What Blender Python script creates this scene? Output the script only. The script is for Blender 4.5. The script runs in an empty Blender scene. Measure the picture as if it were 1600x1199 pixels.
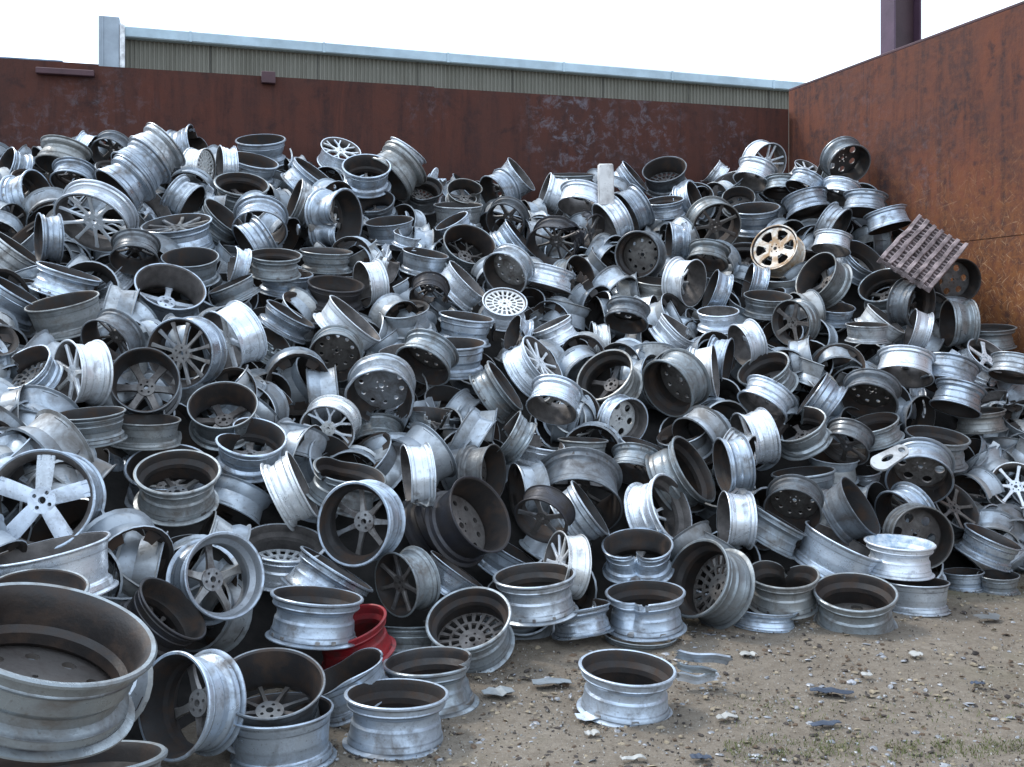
import bpy, bmesh, math, random
from math import sin, cos, pi, radians, exp, sqrt, atan2, hypot
from mathutils import Vector, Matrix, noise as mnoise

random.seed(7)
scene = bpy.context.scene
COL = scene.collection

# ------------------------------------------------------------------ camera
CAM_Z, F, HOR = 1.69, 1600.0, 530.0          # eye height (m), focal length and horizon row in photo pixels
cd = bpy.data.cameras.new("camera")
cd.sensor_width, cd.lens = 36.0, 36.0
cd.shift_y = -(599.5 - HOR) / 1600.0
cd.clip_start, cd.clip_end = 0.05, 3000
cam = bpy.data.objects.new("camera", cd)
COL.objects.link(cam)
cam.location = (0, 0, CAM_Z)
cam.rotation_euler = (radians(90), 0, 0)
scene.camera = cam
CAM = Vector((0, 0, CAM_Z))

# ------------------------------------------------------------------ world, sun, exposure
SUN_EL, SUN_AZ = 52.0, -65.0                  # degrees; azimuth from +Y towards +X
w = bpy.data.worlds.new("World"); scene.world = w; w.use_nodes = True
nt = w.node_tree; nt.nodes.clear()
out = nt.nodes.new('ShaderNodeOutputWorld'); bg = nt.nodes.new('ShaderNodeBackground')
sky = nt.nodes.new('ShaderNodeTexSky'); sky.sky_type = 'NISHITA'; sky.sun_disc = False
sky.sun_elevation = radians(SUN_EL); sky.sun_rotation = radians(SUN_AZ)
sky.air_density = 1.0; sky.dust_density = 2.5; sky.ozone_density = 1.5
hs = nt.nodes.new('ShaderNodeHueSaturation'); hs.inputs['Saturation'].default_value = 0.7
tc = nt.nodes.new('ShaderNodeTexCoord'); nz = nt.nodes.new('ShaderNodeTexNoise')
nz.inputs['Scale'].default_value = 2.2; nz.inputs['Detail'].default_value = 6
rmp = nt.nodes.new('ShaderNodeValToRGB')
rmp.color_ramp.elements[0].position = .30; rmp.color_ramp.elements[1].position = .58
mx = nt.nodes.new('ShaderNodeMix'); mx.data_type = 'RGBA'
mx.inputs['B'].default_value = (8.3, 9.7, 11.5, 1)
nt.links.new(tc.outputs['Generated'], nz.inputs['Vector'])
nt.links.new(nz.outputs['Fac'], rmp.inputs['Fac'])
nt.links.new(rmp.outputs['Color'], mx.inputs['Factor'])
nt.links.new(sky.outputs['Color'], hs.inputs['Color'])
nt.links.new(hs.outputs['Color'], mx.inputs['A'])
nt.links.new(mx.outputs['Result'], bg.inputs['Color'])
bg.inputs['Strength'].default_value = 0.138
nt.links.new(bg.outputs['Background'], out.inputs['Surface'])

sd = bpy.data.lights.new("sun", 'SUN'); sd.energy = 1.2; sd.angle = radians(10); sd.color = (1, .95, .88)
so = bpy.data.objects.new("sun", sd); COL.objects.link(so)
sdir = Vector((sin(radians(SUN_AZ)) * cos(radians(SUN_EL)), cos(radians(SUN_AZ)) * cos(radians(SUN_EL)), sin(radians(SUN_EL))))
so.rotation_euler = sdir.to_track_quat('Z', 'Y').to_euler()
so.location = (-6, 0, 12)

scene.view_settings.view_transform = 'Standard'
scene.view_settings.look = 'None'
scene.view_settings.exposure = 0.8
scene.view_settings.gamma = 1.0

# ------------------------------------------------------------------ helpers
def P(px, py, Y):
    return Vector(((px - 800) / F * Y, Y, CAM_Z - (py - HOR) / F * Y))

def lerp_tab(tab, x):
    if x <= tab[0][0]: return tab[0][1:]
    for a, b in zip(tab, tab[1:]):
        if x <= b[0]:
            t = (x - a[0]) / (b[0] - a[0])
            return [u + (v - u) * t for u, v in zip(a[1:], b[1:])]
    return tab[-1][1:]

HEAP = [(-300, 1.7, 8.6, 240), (0, 2.3, 9.35, 235), (150, 2.9, 9.5, 228), (300, 3.6, 9.7, 230), (450, 4.1, 10.0, 238), (620, 4.6, 10.25, 255),
        (830, 5.1, 10.6, 285), (1000, 5.4, 10.9, 275), (1200, 5.7, 11.1, 262), (1340, 6.1, 10.6, 262),
        (1450, 6.3, 9.7, 395), (1600, 7.1, 8.65, 555), (1750, 7.0, 8.0, 640)]
def heap_col(px):
    Yf, Yt, pyt = lerp_tab(HEAP, px)
    Zt = CAM_Z - (pyt - HOR) / F * Yt
    return Yf, Yt, Zt
def surfY(px, py):
    Yf, Yt, Zt = heap_col(px)
    s = Zt / (Yt - Yf); k = (py - HOR) / F
    Y = (CAM_Z + s * Yf) / max(s + k, .05)
    return min(Y, Yt + .2)

def mesh_obj(name, bm, mats, parent=None, smooth=True, ang=.6):
    me = bpy.data.meshes.new(name)
    finish(bm, smooth, ang); bm.to_mesh(me); bm.free()
    for m in (mats if isinstance(mats, (list, tuple)) else [mats]): me.materials.append(m)
    o = bpy.data.objects.new(name, me); COL.objects.link(o)
    if parent: o.parent = parent
    return o
def finish(bm, smooth=True, ang=.6):
    bm.normal_update()
    for f in bm.faces: f.smooth = smooth
    if smooth:
        for e in bm.edges:
            e.smooth = not (len(e.link_faces) == 2 and e.calc_face_angle(0) > ang)
def tag(o, label=None, cat=None, group=None, kind=None):
    if label: o['label'] = label
    if cat: o['category'] = cat
    if group: o['group'] = group
    if kind: o['kind'] = kind
    return o
def empty(name, loc=(0, 0, 0)):
    o = bpy.data.objects.new(name, None); COL.objects.link(o); o.location = loc
    o.empty_display_size = .1
    return o
def box(bm, lo, hi, M=None, bev=0, mi=0):
    g = bmesh.ops.create_cube(bm, size=1)['verts']
    c = [(a + b) / 2 for a, b in zip(lo, hi)]; s = [b - a for a, b in zip(lo, hi)]
    for v in g: v.co = Vector([v.co[i] * s[i] + c[i] for i in range(3)])
    fs = set(f for v in g for f in v.link_faces)
    for f in fs: f.material_index = mi
    if bev:
        es = list(set(e for v in g for e in v.link_edges))
        r = bmesh.ops.bevel(bm, geom=es, offset=bev, segments=1, affect='EDGES')
        g = list(set(v for f in r['faces'] for v in f.verts) | set(v for v in g if v.is_valid))
    if M is not None:
        for v in g: v.co = M @ v.co

# ------------------------------------------------------------------ node materials
class N:
    def __init__(s, name):
        s.m = bpy.data.materials.new(name); s.m.use_nodes = True
        s.t = s.m.node_tree; s.b = s.t.nodes['Principled BSDF']
    def n(s, ty, **k):
        x = s.t.nodes.new(ty)
        for a, v in k.items(): setattr(x, a, v)
        return x
    def l(s, a, b): s.t.links.new(a, b)
    def coord(s, scale=(1, 1, 1), rand=True, kind='Object'):
        tc = s.n('ShaderNodeTexCoord'); mp = s.n('ShaderNodeMapping')
        mp.inputs['Scale'].default_value = scale
        s.l(tc.outputs[kind], mp.inputs['Vector'])
        if rand:
            oi = s.n('ShaderNodeObjectInfo'); mu = s.n('ShaderNodeMath', operation='MULTIPLY'); mu.inputs[1].default_value = 37.0
            s.l(oi.outputs['Random'], mu.inputs[0])
            cx = s.n('ShaderNodeCombineXYZ'); s.l(mu.outputs[0], cx.inputs[0]); s.l(mu.outputs[0], cx.inputs[1])
            s.l(cx.outputs[0], mp.inputs['Location'])
        return mp.outputs['Vector']
    def noise(s, vec, scale, detail=4, rough=.55, dist=0):
        x = s.n('ShaderNodeTexNoise'); x.inputs['Scale'].default_value = scale; x.inputs['Detail'].default_value = detail
        x.inputs['Roughness'].default_value = rough; x.inputs['Distortion'].default_value = dist
        s.l(vec, x.inputs['Vector']); return x.outputs['Fac']
    def ramp(s, fac, *stops):
        x = s.n('ShaderNodeValToRGB'); cr = x.color_ramp
        while len(cr.elements) < len(stops): cr.elements.new(.5)
        for e, (p, c) in zip(cr.elements, stops):
            e.position = p; e.color = (c, c, c, 1) if not isinstance(c, tuple) else (*c, 1)
        s.l(fac, x.inputs['Fac']); return x.outputs['Color']
    def mix(s, fac, a, b, mode='MIX'):
        x = s.n('ShaderNodeMix', data_type='RGBA', blend_type=mode)
        for sock, v in (('Factor', fac), ('A', a), ('B', b)):
            if isinstance(v, tuple): x.inputs[sock].default_value = (*v, 1)
            elif isinstance(v, (int, float)): x.inputs[sock].default_value = v
            else: s.l(v, x.inputs[sock])
        return x.outputs['Result']
    def bump(s, h, strength=.3, dist=.01):
        b = s.n('ShaderNodeBump'); b.inputs['Strength'].default_value = strength; b.inputs['Distance'].default_value = dist
        s.l(h, b.inputs['Height']); s.l(b.outputs['Normal'], s.b.inputs['Normal'])
    def set(s, **k):
        for a, v in k.items():
            a = a.replace('_', ' ')
            if hasattr(v, 'is_linked'): s.l(v, s.b.inputs[a])
            else: s.b.inputs[a].default_value = (*v, 1) if isinstance(v, tuple) else v

def alloy(name, base, metal=.75, rough=(.28, .55), dirt=(.10, .085, .07), amount=.5, vary=.45, island=False, bands=0.0):
    k = N(name); v = k.coord(rand=not island)
    n1 = k.noise(v, 4.5, 6, .62, .4); n2 = k.noise(v, 38, 3); n3 = k.noise(k.coord((3, 3, 60), rand=not island), 3, 3)
    if island:
        g = k.n('ShaderNodeNewGeometry'); rnd = g.outputs['Random Per Island']
    else:
        oi = k.n('ShaderNodeObjectInfo'); rnd = oi.outputs['Random']
    def shuffled(mul):
        a_ = k.n('ShaderNodeMath', operation='MULTIPLY'); k.l(rnd, a_.inputs[0]); a_.inputs[1].default_value = mul
        b_ = k.n('ShaderNodeMath', operation='FRACT'); k.l(a_.outputs[0], b_.inputs[0]); return b_.outputs[0]
    dk = tuple(c * (1 - vary) for c in base)
    c = k.mix(k.ramp(rnd, (0, 0.0), (1, 1.0)), base, dk)
    lum = sum(base) / 3
    if max(base) - min(base) < .2:
        c = k.mix(k.ramp(shuffled(7.31), (.66, 0.0), (.95, .55)), c, (lum * .95, lum * .93, lum * .86))
        c = k.mix(k.ramp(shuffled(13.7), (.6, 0.0), (1.0, .5)), c, (lum * .72, lum * .86, lum * 1.02))
    c = k.mix(k.ramp(n3, (.35, 0.0), (.75, .35)), c, tuple(x * .55 for x in base))
    d = k.ramp(n1, (.62 - amount * .28, 0.0), (.80 - amount * .2, .85))
    c = k.mix(d, c, dirt)
    c = k.mix(k.ramp(n2, (.62, 0.0), (.72, .5)), c, dirt)
    if bands:                                          # bead seat rubber and grime, plus the barrel's dark reflection stripes painted in
        sp_ = k.n('ShaderNodeSeparateXYZ'); tc = k.n('ShaderNodeTexCoord'); k.l(tc.outputs['Object'], sp_.inputs[0])
        mr = k.n('ShaderNodeMapRange'); mr.inputs['From Min'].default_value = 0; mr.inputs['From Max'].default_value = -W_
        k.l(sp_.outputs['Z'], mr.inputs['Value'])
        rb = k.ramp(mr.outputs['Result'], (.0, 0.0), (.055, 0.0), (.07, 1.0), (.095, .75), (.115, 0.0), (.215, 0.0), (.235, .85), (.262, 0.0), (.52, 0.0), (.56, .35), (.62, 0.0), (.775, 0.0), (.80, .85), (.83, 0.0), (.90, 0.0), (.925, 1.0), (.955, 0.0))
        wob = k.ramp(k.noise(v, 3.2, 4, .6), (.35, .25), (.65, bands))
        c = k.mix(k.mix(1.0, rb, wob, 'MULTIPLY'), c, (.035, .034, .036))
    r = k.ramp(n1, (.3, rough[0]), (.7, rough[1] + .12))
    r = k.mix(1.0, r, k.ramp(shuffled(23.9), (0, .72), (1, 1.25)), 'MULTIPLY')
    nb = k.noise(v, 1.5, 5, .7, 1.2)
    c = k.mix(k.ramp(nb, (.56, 0.0), (.66, amount * .8)), c, tuple(x * .5 + y * .18 for x, y in zip(dirt, base)))
    k.set(Base_Color=c, Roughness=r)
    mt = k.ramp(d, (0, metal), (1, metal * .25)); k.set(Metallic=mt)
    k.bump(n2, .12, .01)
    return k.m

def plain(name, col, rough=.8, metal=0, sc=8, var=.5, rand=True, bump=.2):
    k = N(name); v = k.coord(rand=rand)
    n = k.noise(v, sc, 6, .6); n2 = k.noise(v, sc * 6, 3)
    c = k.mix(k.ramp(n, (.3, 0.0), (.7, 1.0)), tuple(x * (1 - var) for x in col), tuple(x * (1 + var * .5) for x in col))
    k.set(Base_Color=c, Roughness=rough, Metallic=metal); k.bump(n2, bump, .01)
    return k.m

W_ = .46
BROWN = (.045, .032, .026)
M_silver = alloy("alloy silver", (.57, .655, .755), .74, (.25, .47), amount=.45, bands=1.0)
M_dull = alloy("alloy dull grey", (.37, .415, .44), .62, (.28, .52), amount=.60, bands=1.0)
M_bright = alloy("alloy bright", (.80, .86, .93), .58, (.22, .42), amount=.24, vary=.12, bands=.8)
M_black = alloy("alloy black grime", (.055, .055, .066), .3, (.35, .65), (.03, .024, .02), .8)
M_grime = alloy("alloy grimy grey", (.21, .235, .26), .45, (.3, .6), (.05, .042, .038), .7, bands=.8)
M_red = alloy("red lacquer", (.25, .012, .017), .1, (.35, .55), (.07, .02, .02), .5, .1)
M_redin = alloy("red lacquer inside", (.20, .012, .016), .1, (.3, .5), (.05, .015, .015), .6, .1)
M_gold = alloy("alloy stained gold", (.80, .79, .74), .4, (.3, .5), (.30, .15, .035), 1.0, .1)
M_dust = alloy("brake dust", (.026, .022, .021), .1, (.55, .8), (.050, .029, .018), .55, .4)
M_dust2 = plain("brake dust grey", (.11, .10, .095), .62, .4, 6, .5)
M_inside = alloy("alloy silver inside", (.52, .56, .61), .5, (.3, .5), amount=.3)
M_bluein = alloy("blue white paint inside", (.75, .80, .83), .1, (.4, .6), (.05, .20, .38), .75, .1)
M_spk = alloy("alloy spoke dusty", (.42, .41, .40), .5, (.35, .6), (.07, .05, .04), .65)
M_spkd = alloy("alloy spoke grimy", (.20, .185, .175), .5, (.35, .65), (.04, .03, .026), .65)
M_face = alloy("alloy spoke face", (.64, .70, .78), .35, (.28, .45), (.10, .09, .085), .30, .15)
M_facew = alloy("alloy bright spoke face", (.82, .86, .90), .25, (.25, .42), (.12, .11, .10), .22, .1)
PAL = {  # outer barrel, inner barrel, spokes
    's': (M_silver, M_dust, M_spk), 'd': (M_dull, M_dust, M_spkd), 'w': (M_bright, M_dust2, M_facew),
    'k': (M_grime, M_dust, M_spkd), 'K': (M_black, M_dust, M_spkd), 'r': (M_red, M_redin, M_redin), 'g': (M_gold, M_dust, M_gold),
    'i': (M_silver, M_inside, M_spk), 'b': (M_bright, M_bluein, M_bluein), 'f': (M_silver, M_dust2, M_face)}

# ------------------------------------------------------------------ wheel meshes (unit: outer diameter 1, back opening at z=0, face at z=-W)
W = .46
PROFILES = [
  # outer from back lip to front lip, then the inside from front to back
  ([(.468, .0), (.490, .004), (.5, -.006), (.5, -.022), (.470, -.030), (.458, -.042), (.452, -.100), (.458, -.110), (.452, -.122), (.438, -.135),
    (.434, -.235), (.408, -.275), (.404, -.335), (.440, -.362), (.452, -.372), (.456, -.425), (.482, -.436), (.5, -.444), (.5, -.456), (.490, -.461)],
   [(.474, -.458), (.452, -.438), (.436, -.400), (.388, -.345), (.390, -.275), (.416, -.235), (.422, -.130), (.436, -.06), (.452, -.02)]),
  ([(.466, .0), (.488, .005), (.5, -.005), (.499, -.022), (.468, -.034), (.462, -.085), (.468, -.095), (.460, -.108), (.412, -.150), (.405, -.190), (.410, -.225),
    (.428, -.250), (.436, -.350), (.444, -.366), (.450, -.378), (.456, -.428), (.486, -.440), (.5, -.448), (.499, -.458), (.488, -.462)],
   [(.472, -.458), (.448, -.435), (.424, -.390), (.416, -.260), (.392, -.215), (.394, -.160), (.442, -.105), (.450, -.04), (.456, -.015)]),
  ([(.478, .0), (.494, .002), (.5, -.008), (.498, -.016), (.476, -.026), (.470, -.070), (.464, -.080), (.452, -.150), (.442, -.230), (.436, -.300), (.428, -.320), (.426, -.350),
    (.448, -.370), (.456, -.376), (.462, -.428), (.484, -.438), (.5, -.446), (.5, -.458), (.490, -.463)],
   [(.474, -.458), (.452, -.438), (.420, -.380), (.412, -.330), (.424, -.230), (.440, -.120), (.456, -.04), (.462, -.015)]),
  ([(.466, .0), (.488, .004), (.5, -.008), (.5, -.024), (.476, -.036), (.466, -.050), (.462, -.110), (.468, -.120), (.456, -.134), (.440, -.200), (.414, -.250), (.402, -.290), (.404, -.315),
    (.430, -.335), (.468, -.352), (.476, -.372), (.470, -.385), (.474, -.425), (.490, -.436), (.5, -.445), (.5, -.457), (.490, -.462)],
   [(.474, -.458), (.452, -.438), (.430, -.380), (.390, -.330), (.386, -.290), (.398, -.245), (.424, -.190), (.444, -.120), (.450, -.05), (.454, -.015)]),
  ([(.472, .0), (.490, .003), (.5, -.006), (.5, -.016), (.480, -.022), (.470, -.034), (.462, -.060), (.470, -.072), (.462, -.085), (.448, -.150), (.456, -.162), (.448, -.176), (.440, -.240),
    (.426, -.262), (.422, -.330), (.446, -.352), (.456, -.362), (.450, -.376), (.460, -.425), (.484, -.437), (.5, -.445), (.5, -.458), (.490, -.462)],
   [(.474, -.458), (.452, -.438), (.434, -.395), (.408, -.340), (.410, -.265), (.428, -.230), (.436, -.120), (.452, -.04), (.460, -.015)]),
]
def ring_noise(a, seed):
    return mnoise.noise(Vector((cos(a) * 1.3 + seed * 7.1, sin(a) * 1.3, seed * 3.3)))

_rim = {}
def rim_mesh(profile, variant, pal, seg=72):
    key = (profile, variant, pal)
    if key in _rim: return _rim[key]
    base = (profile, variant)
    if base not in _rim:
        bm = bmesh.new(); outer, inner = PROFILES[profile]
        prof = outer + inner; n = len(prof); no = len(outer)
        rng = random.Random(profile * 31 + sum(map(ord, variant)))
        rings = []
        for j in range(seg):
            a = 2 * pi * j / seg; row = []
            for i, (r, z) in enumerate(prof):
                near = max(0, 1 + z / W)                       # 1 at the open back, 0 at the face
                aa = (a + pi) % (2 * pi) - pi
                rr, zz = r, z
                rr *= 1 + .006 * ring_noise(a, 1 + profile) * near
                if variant == 'oval': rr *= 1 + .035 * cos(2 * aa) * (.3 + .7 * near); zz += .012 * sin(a) * near
                if variant == 'dent': rr *= 1 - .36 * exp(-(abs(aa) / .34) ** 1.25) * near ** .8; zz -= .05 * exp(-(aa / .5) ** 2) * near
                if variant == 'heart':
                    rr *= 1 - .64 * exp(-(abs(aa) / .30) ** 1.2) * (.25 + .75 * near) + .05 * exp(-((abs(aa) - .8) / .4) ** 2); zz -= .04 * exp(-(aa / .5) ** 2) * near
                if variant == 'crush': rr *= (1 - .22 * abs(cos(aa)) ** 3 + .10 * abs(sin(aa)) ** 3) ** near; zz += .03 * sin(3 * a) * near
                if variant in ('torn', 'half', 'shard'):
                    rr *= 1 + .05 * ring_noise(a * 1.5, 5) ; zz += .02 * sin(2 * a + 1)
                    e = {'torn': .75, 'half': 1.5, 'shard': 2.35}[variant]
                    q = exp(-((abs(aa) - e) / .35) ** 2) if abs(aa) > e * .6 else 1
                    rr *= 1 + (.10 if sin(a) > 0 else -.07) * q
                row.append(bm.verts.new((rr * cos(a), rr * sin(a), zz)))
            rings.append(row)
        for j in range(seg):
            a = 2 * pi * (j + .5) / seg; aa = (a + pi) % (2 * pi) - pi
            for i in range(n):
                z = prof[i][1]
                if variant in ('dent', 'heart', 'crush'):
                    a1 = {'dent': .42, 'heart': -.05, 'crush': 1.7}[variant]
                    if abs(aa - a1 - .05 * sin(z * 50)) < .10 * max(0, 1 + z / W * 1.7) : continue
                if variant in ('torn', 'half', 'shard'):
                    e = {'torn': .75, 'half': 1.5, 'shard': 2.35}[variant]
                    jag = e + .16 * sin(z * 26 + (3 if aa > 0 else 0)) + .10 * sin(z * 61) + (.25 * z if aa > 0 else -.2 * z)
                    if variant == 'torn': jag *= max(.25, 1 + z / W * .8)
                    if abs(aa) < jag: continue
                i2 = (i + 1) % n; j2 = (j + 1) % seg
                f = bm.faces.new((rings[j][i], rings[j][i2], rings[j2][i2], rings[j2][i]))
                f.material_index = 1 if i >= no else 0
        for v in [v for v in bm.verts if not v.link_faces]: bm.verts.remove(v)
        if variant in ('torn', 'half', 'shard', 'dent', 'heart', 'crush'):
            be = [e for e in bm.edges if len(e.link_faces) == 1]
            bmesh.ops.holes_fill(bm, edges=be, sides=0)
        bmesh.ops.recalc_face_normals(bm, faces=bm.faces)
        finish(bm, True, .45)
        me = bpy.data.meshes.new("rim"); bm.to_mesh(me); bm.free(); _rim[base] = me
    me = _rim[base].copy(); me.name = "rim"
    for m in PAL[pal][:2]: me.materials.append(m)
    _rim[key] = me
    return me

ZF = -W + .035                                     # front plane of the spokes
def zfront(r, dish=.03): return ZF + dish * max(0, (1 - r / .44)) ** .8
def circle(bm, r, cx=0, cy=0, n=20):
    vs = [bm.verts.new((cx + r * cos(2 * pi * i / n), cy + r * sin(2 * pi * i / n), 0)) for i in range(n)]
    return [bm.edges.new((vs[i], vs[(i + 1) % n])) for i in range(n)]
def loop(bm, pts):
    vs = [bm.verts.new((x, y, 0)) for x, y in pts]
    return [bm.edges.new((vs[i], vs[(i + 1) % len(vs)])) for i in range(len(vs))]
def extrude_plate(bm, edges, thick, dish):
    bmesh.ops.triangle_fill(bm, edges=edges, use_beauty=True, use_dissolve=False)
    fs = list(bm.faces)
    r = bmesh.ops.extrude_face_region(bm, geom=fs)
    ext = [g for g in r['geom'] if isinstance(g, bmesh.types.BMVert)]
    es = set(ext)
    for v in bm.verts:
        rad = hypot(v.co.x, v.co.y)
        v.co.z = zfront(rad, dish) + (thick if v in es else 0)
    bmesh.ops.recalc_face_normals(bm, faces=bm.faces)
_face = {}
def face_meshes(style, pal):
    """-> hub mesh, spoke mesh or None, number of spokes"""
    key = (style, pal)
    if key in _face: return _face[key]
    mat = PAL[pal][2]
    def done(bm, name, ang=.5):
        finish(bm, True, ang); me = bpy.data.meshes.new(name); bm.to_mesh(me); bm.free(); me.materials.append(mat); return me
    dish = {'5w': .02, '5': .06, '6': .05, '7': .05, '10': .03, '12': .015, '5t': .04, '7y': .03}.get(style, .03)
    n = {'5w': 5, '5': 5, '6': 6, '7': 7, '10': 10, '12': 12, '5t': 5, '7y': 7}.get(style, 0)
    bm = bmesh.new()
    if n == 0:                                        # one pierced disc
        E = circle(bm, .445, n=64) + circle(bm, .04)
        nl = 5
        for i in range(nl):
            a = 2 * pi * i / nl; E += circle(bm, .016, .085 * cos(a), .085 * sin(a), 10)
        if style == 'disc':
            for i in range(10):
                a = 2 * pi * i / 10; E += circle(bm, .038, .30 * cos(a), .30 * sin(a), 14)
        elif style == 'win6':
            for i in range(6):
                a = 2 * pi * i / 6
                E += loop(bm, [(r_ * cos(a + d_), r_ * sin(a + d_)) for r_, d_ in ((.185, -.20), (.20, .0), (.185, .20), (.26, .30), (.36, .335), (.395, .27), (.405, 0), (.395, -.27), (.36, -.335), (.26, -.30))])
        elif style == 'hole6':
            for i in range(6):
                a = 2 * pi * i / 6; E += circle(bm, .075, .28 * cos(a), .28 * sin(a), 16)
        else:                                         # lattice: two rings of slots
            for ring, (r0, r1, cnt, wf) in enumerate(((.16, .25, 14, .30), (.28, .41, 20, .30))):
                for i in range(cnt):
                    a = 2 * pi * (i + .5 * ring) / cnt; da = wf * 2 * pi / cnt
                    E += loop(bm, [(r0 * cos(a - da), r0 * sin(a - da)), (r1 * cos(a - da), r1 * sin(a - da)), (r1 * cos(a), r1 * sin(a)), (r1 * cos(a + da), r1 * sin(a + da)), (r0 * cos(a + da), r0 * sin(a + da))])
        extrude_plate(bm, E, .035, .04 if style != 'lattice' else .02)
        _face[key] = (done(bm, "wheel_disc"), None, 0); return _face[key]
    E = circle(bm, .13, n=40) + circle(bm, .036)
    nl = 4 if style == '5w' else 5
    for i in range(nl):
        a = 2 * pi * (i + .5) / nl; E += circle(bm, .020 if style == '5w' else .017, .082 * cos(a), .082 * sin(a), 12)
    extrude_plate(bm, E, .075, dish)
    hub = done(bm, "hub")
    bm = bmesh.new()
    def bar(pts, wid, th=.055):
        """pts: centreline [(x, y)], wid: half widths; lofted with a bevelled front"""
        secs = []
        for i, (x, y) in enumerate(pts):
            a, b = pts[max(0, i - 1)], pts[min(len(pts) - 1, i + 1)]
            d = Vector((b[0] - a[0], b[1] - a[1])).normalized(); nx, ny = -d.y, d.x
            h = wid[i]; r = hypot(x, y); z = zfront(r, dish)
            t = th * (1.15 - .5 * r / .45)
            row = []
            for (k, dz) in ((-.72, 0), (.72, 0), (1, .010), (.85, t), (-.85, t), (-1, .010)):
                row.append(bm.verts.new((x + nx * h * k, y + ny * h * k, z + dz)))
            secs.append(row)
        for s0, s1 in zip(secs, secs[1:]):
            for i in range(6): bm.faces.new((s0[i], s0[(i + 1) % 6], s1[(i + 1) % 6], s1[i]))
        bm.faces.new(secs[0]); bm.faces.new(secs[-1][::-1])
    R = [.11, .2, .3, .38, .452]
    if style == '5w':
        bar([(r, 0) for r in (.10, .2, .3, .385)], [.070, .078, .082, .084], .07)
        for s in (-1, 1): bar([(r, s * (.065 + (r - .385) * .05)) for r in (.385, .42, .455)], [.019, .019, .021], .06)
        bar([(.385, 0), (.42, 0), (.455, 0)], [.05, .05, .05], .02)
        for v in bm.verts:
            if abs(v.co.y) < .051 and v.co.x > .384 and len(bm.verts) - v.index < 19: pass
    elif style == '5': bar([(r, 0) for r in R], [.056, .044, .042, .050, .064])
    elif style == '6': bar([(r, 0) for r in R], [.062, .054, .056, .066, .082])
    elif style == '7': bar([(r, 0) for r in R], [.044, .032, .028, .032, .042])
    elif style == '10': bar([(r, 0) for r in R], [.030, .020, .018, .022, .030])
    elif style == '12': bar([(r, 0) for r in R], [.026, .020, .021, .026, .036])
    elif style == '5t':
        for s in (-1, 1): bar([(r, s * (.032 + .055 * (r - .1) / .35)) for r in R], [.022, .019, .018, .020, .026])
    elif style == '7y':
        bar([(.11, 0), (.2, 0), (.27, 0)], [.032, .024, .024])
        for s in (-1, 1): bar([(.25, 0), (.33, s * .035), (.452, s * .085)], [.018, .016, .020])
    bmesh.ops.recalc_face_normals(bm, faces=bm.faces)
    _face[key] = (hub, done(bm, "spoke"), n)
    return _face[key]

def wheel_matrix(px, py, Y, r, phi, D, spin=0, face=False, vertical=False, wz=1.0, vt=.12):
    p = P(px, py, Y); v = (p - CAM).normalized()
    right = v.cross(Vector((0, 0, 1))).normalized(); up = right.cross(v)
    ph = radians(phi); d = right * cos(ph) - up * sin(ph)
    st = sqrt(max(0, 1 - r * r))
    n = (-v * r - d * st).normalized()
    if vertical: n = Vector((n.x * .35 + .06 * sin(px * .7), n.y * vt + .05 * sin(px * 1.3), 1)).normalized()
    x = (right - n * right.dot(n))
    if x.length < .2: x = up - n * up.dot(n)
    x.normalize(); y = n.cross(x)
    s = radians(spin); x, y = x * cos(s) + y * sin(s), y * cos(s) - x * sin(s)
    if face:
        z = -n; y = z.cross(x); p = p - n * (W * D * wz)
    else: z = n
    M = Matrix((x, y, z)).transposed().to_4x4()
    return Matrix.Translation(p) @ M @ Matrix.Diagonal((D, D, D * wz, 1))

def make_wheel(M, profile, variant, pal, style, name="alloy_wheel"):
    root = empty(name)
    root.matrix_world = M
    o = bpy.data.objects.new("rim", rim_mesh(profile, variant, pal)); COL.objects.link(o); o.parent = root
    if style:
        hub, spk, n = face_meshes(style, pal)
        h = bpy.data.objects.new("hub" if n else "wheel_disc", hub); COL.objects.link(h); h.parent = root
        for i in range(n):
            s = bpy.data.objects.new("spoke", spk); COL.objects.link(s); s.parent = h
            s.rotation_euler = (0, 0, 2 * pi * i / n)
    return root

# ------------------------------------------------------------------ ground
def ground_mat():
    k = N("dirt ground"); v = k.coord(rand=False)
    a = k.noise(v, 1.1, 8, .6, .3); b = k.noise(v, 14, 6, .7); c3 = k.noise(v, 70, 4, .7); d = k.noise(v, .45, 5, .6)
    c = k.mix(k.ramp(a, (.3, 0.0), (.7, 1.0)), (.160, .132, .100), (.232, .198, .156))
    c = k.mix(k.ramp(b, (.42, 0.0), (.62, .7)), c, (.125, .100, .074))
    c = k.mix(k.ramp(c3, (.58, 0.0), (.70, .75)), c, (.33, .31, .28))
    c = k.mix(k.ramp(c3, (.30, .7), (.40, 0.0)), c, (.045, .038, .032))
    c = k.mix(k.ramp(d, (.56, 0.0), (.68, .45)), c, (.12, .12, .055))
    k.set(Base_Color=c, Roughness=.95)
    k.bump(k.mix(.5, b, c3), .9, .03)
    return k.m
bm = bmesh.new()
xs = [-900, -120, -30, -12] + [-8 + i * .1 for i in range(161)] + [12, 30, 120, 900]
ys = [-900, -60, -8, -2] + [0.5 + i * .1 for i in range(96)] + [14, 30, 120, 1500]
grid = []
for y in ys:
    row = []
    for x in xs:
        near = 1 if (-8 <= x <= 8 and .5 <= y <= 10) else 0
        z = near * (.014 * mnoise.noise(Vector((x * 1.3, y * 1.3, 0))) + .008 * mnoise.noise(Vector((x * 4.5, y * 4.5, 3))))
        row.append(bm.verts.new((x, y, z - .008)))
    grid.append(row)
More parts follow.
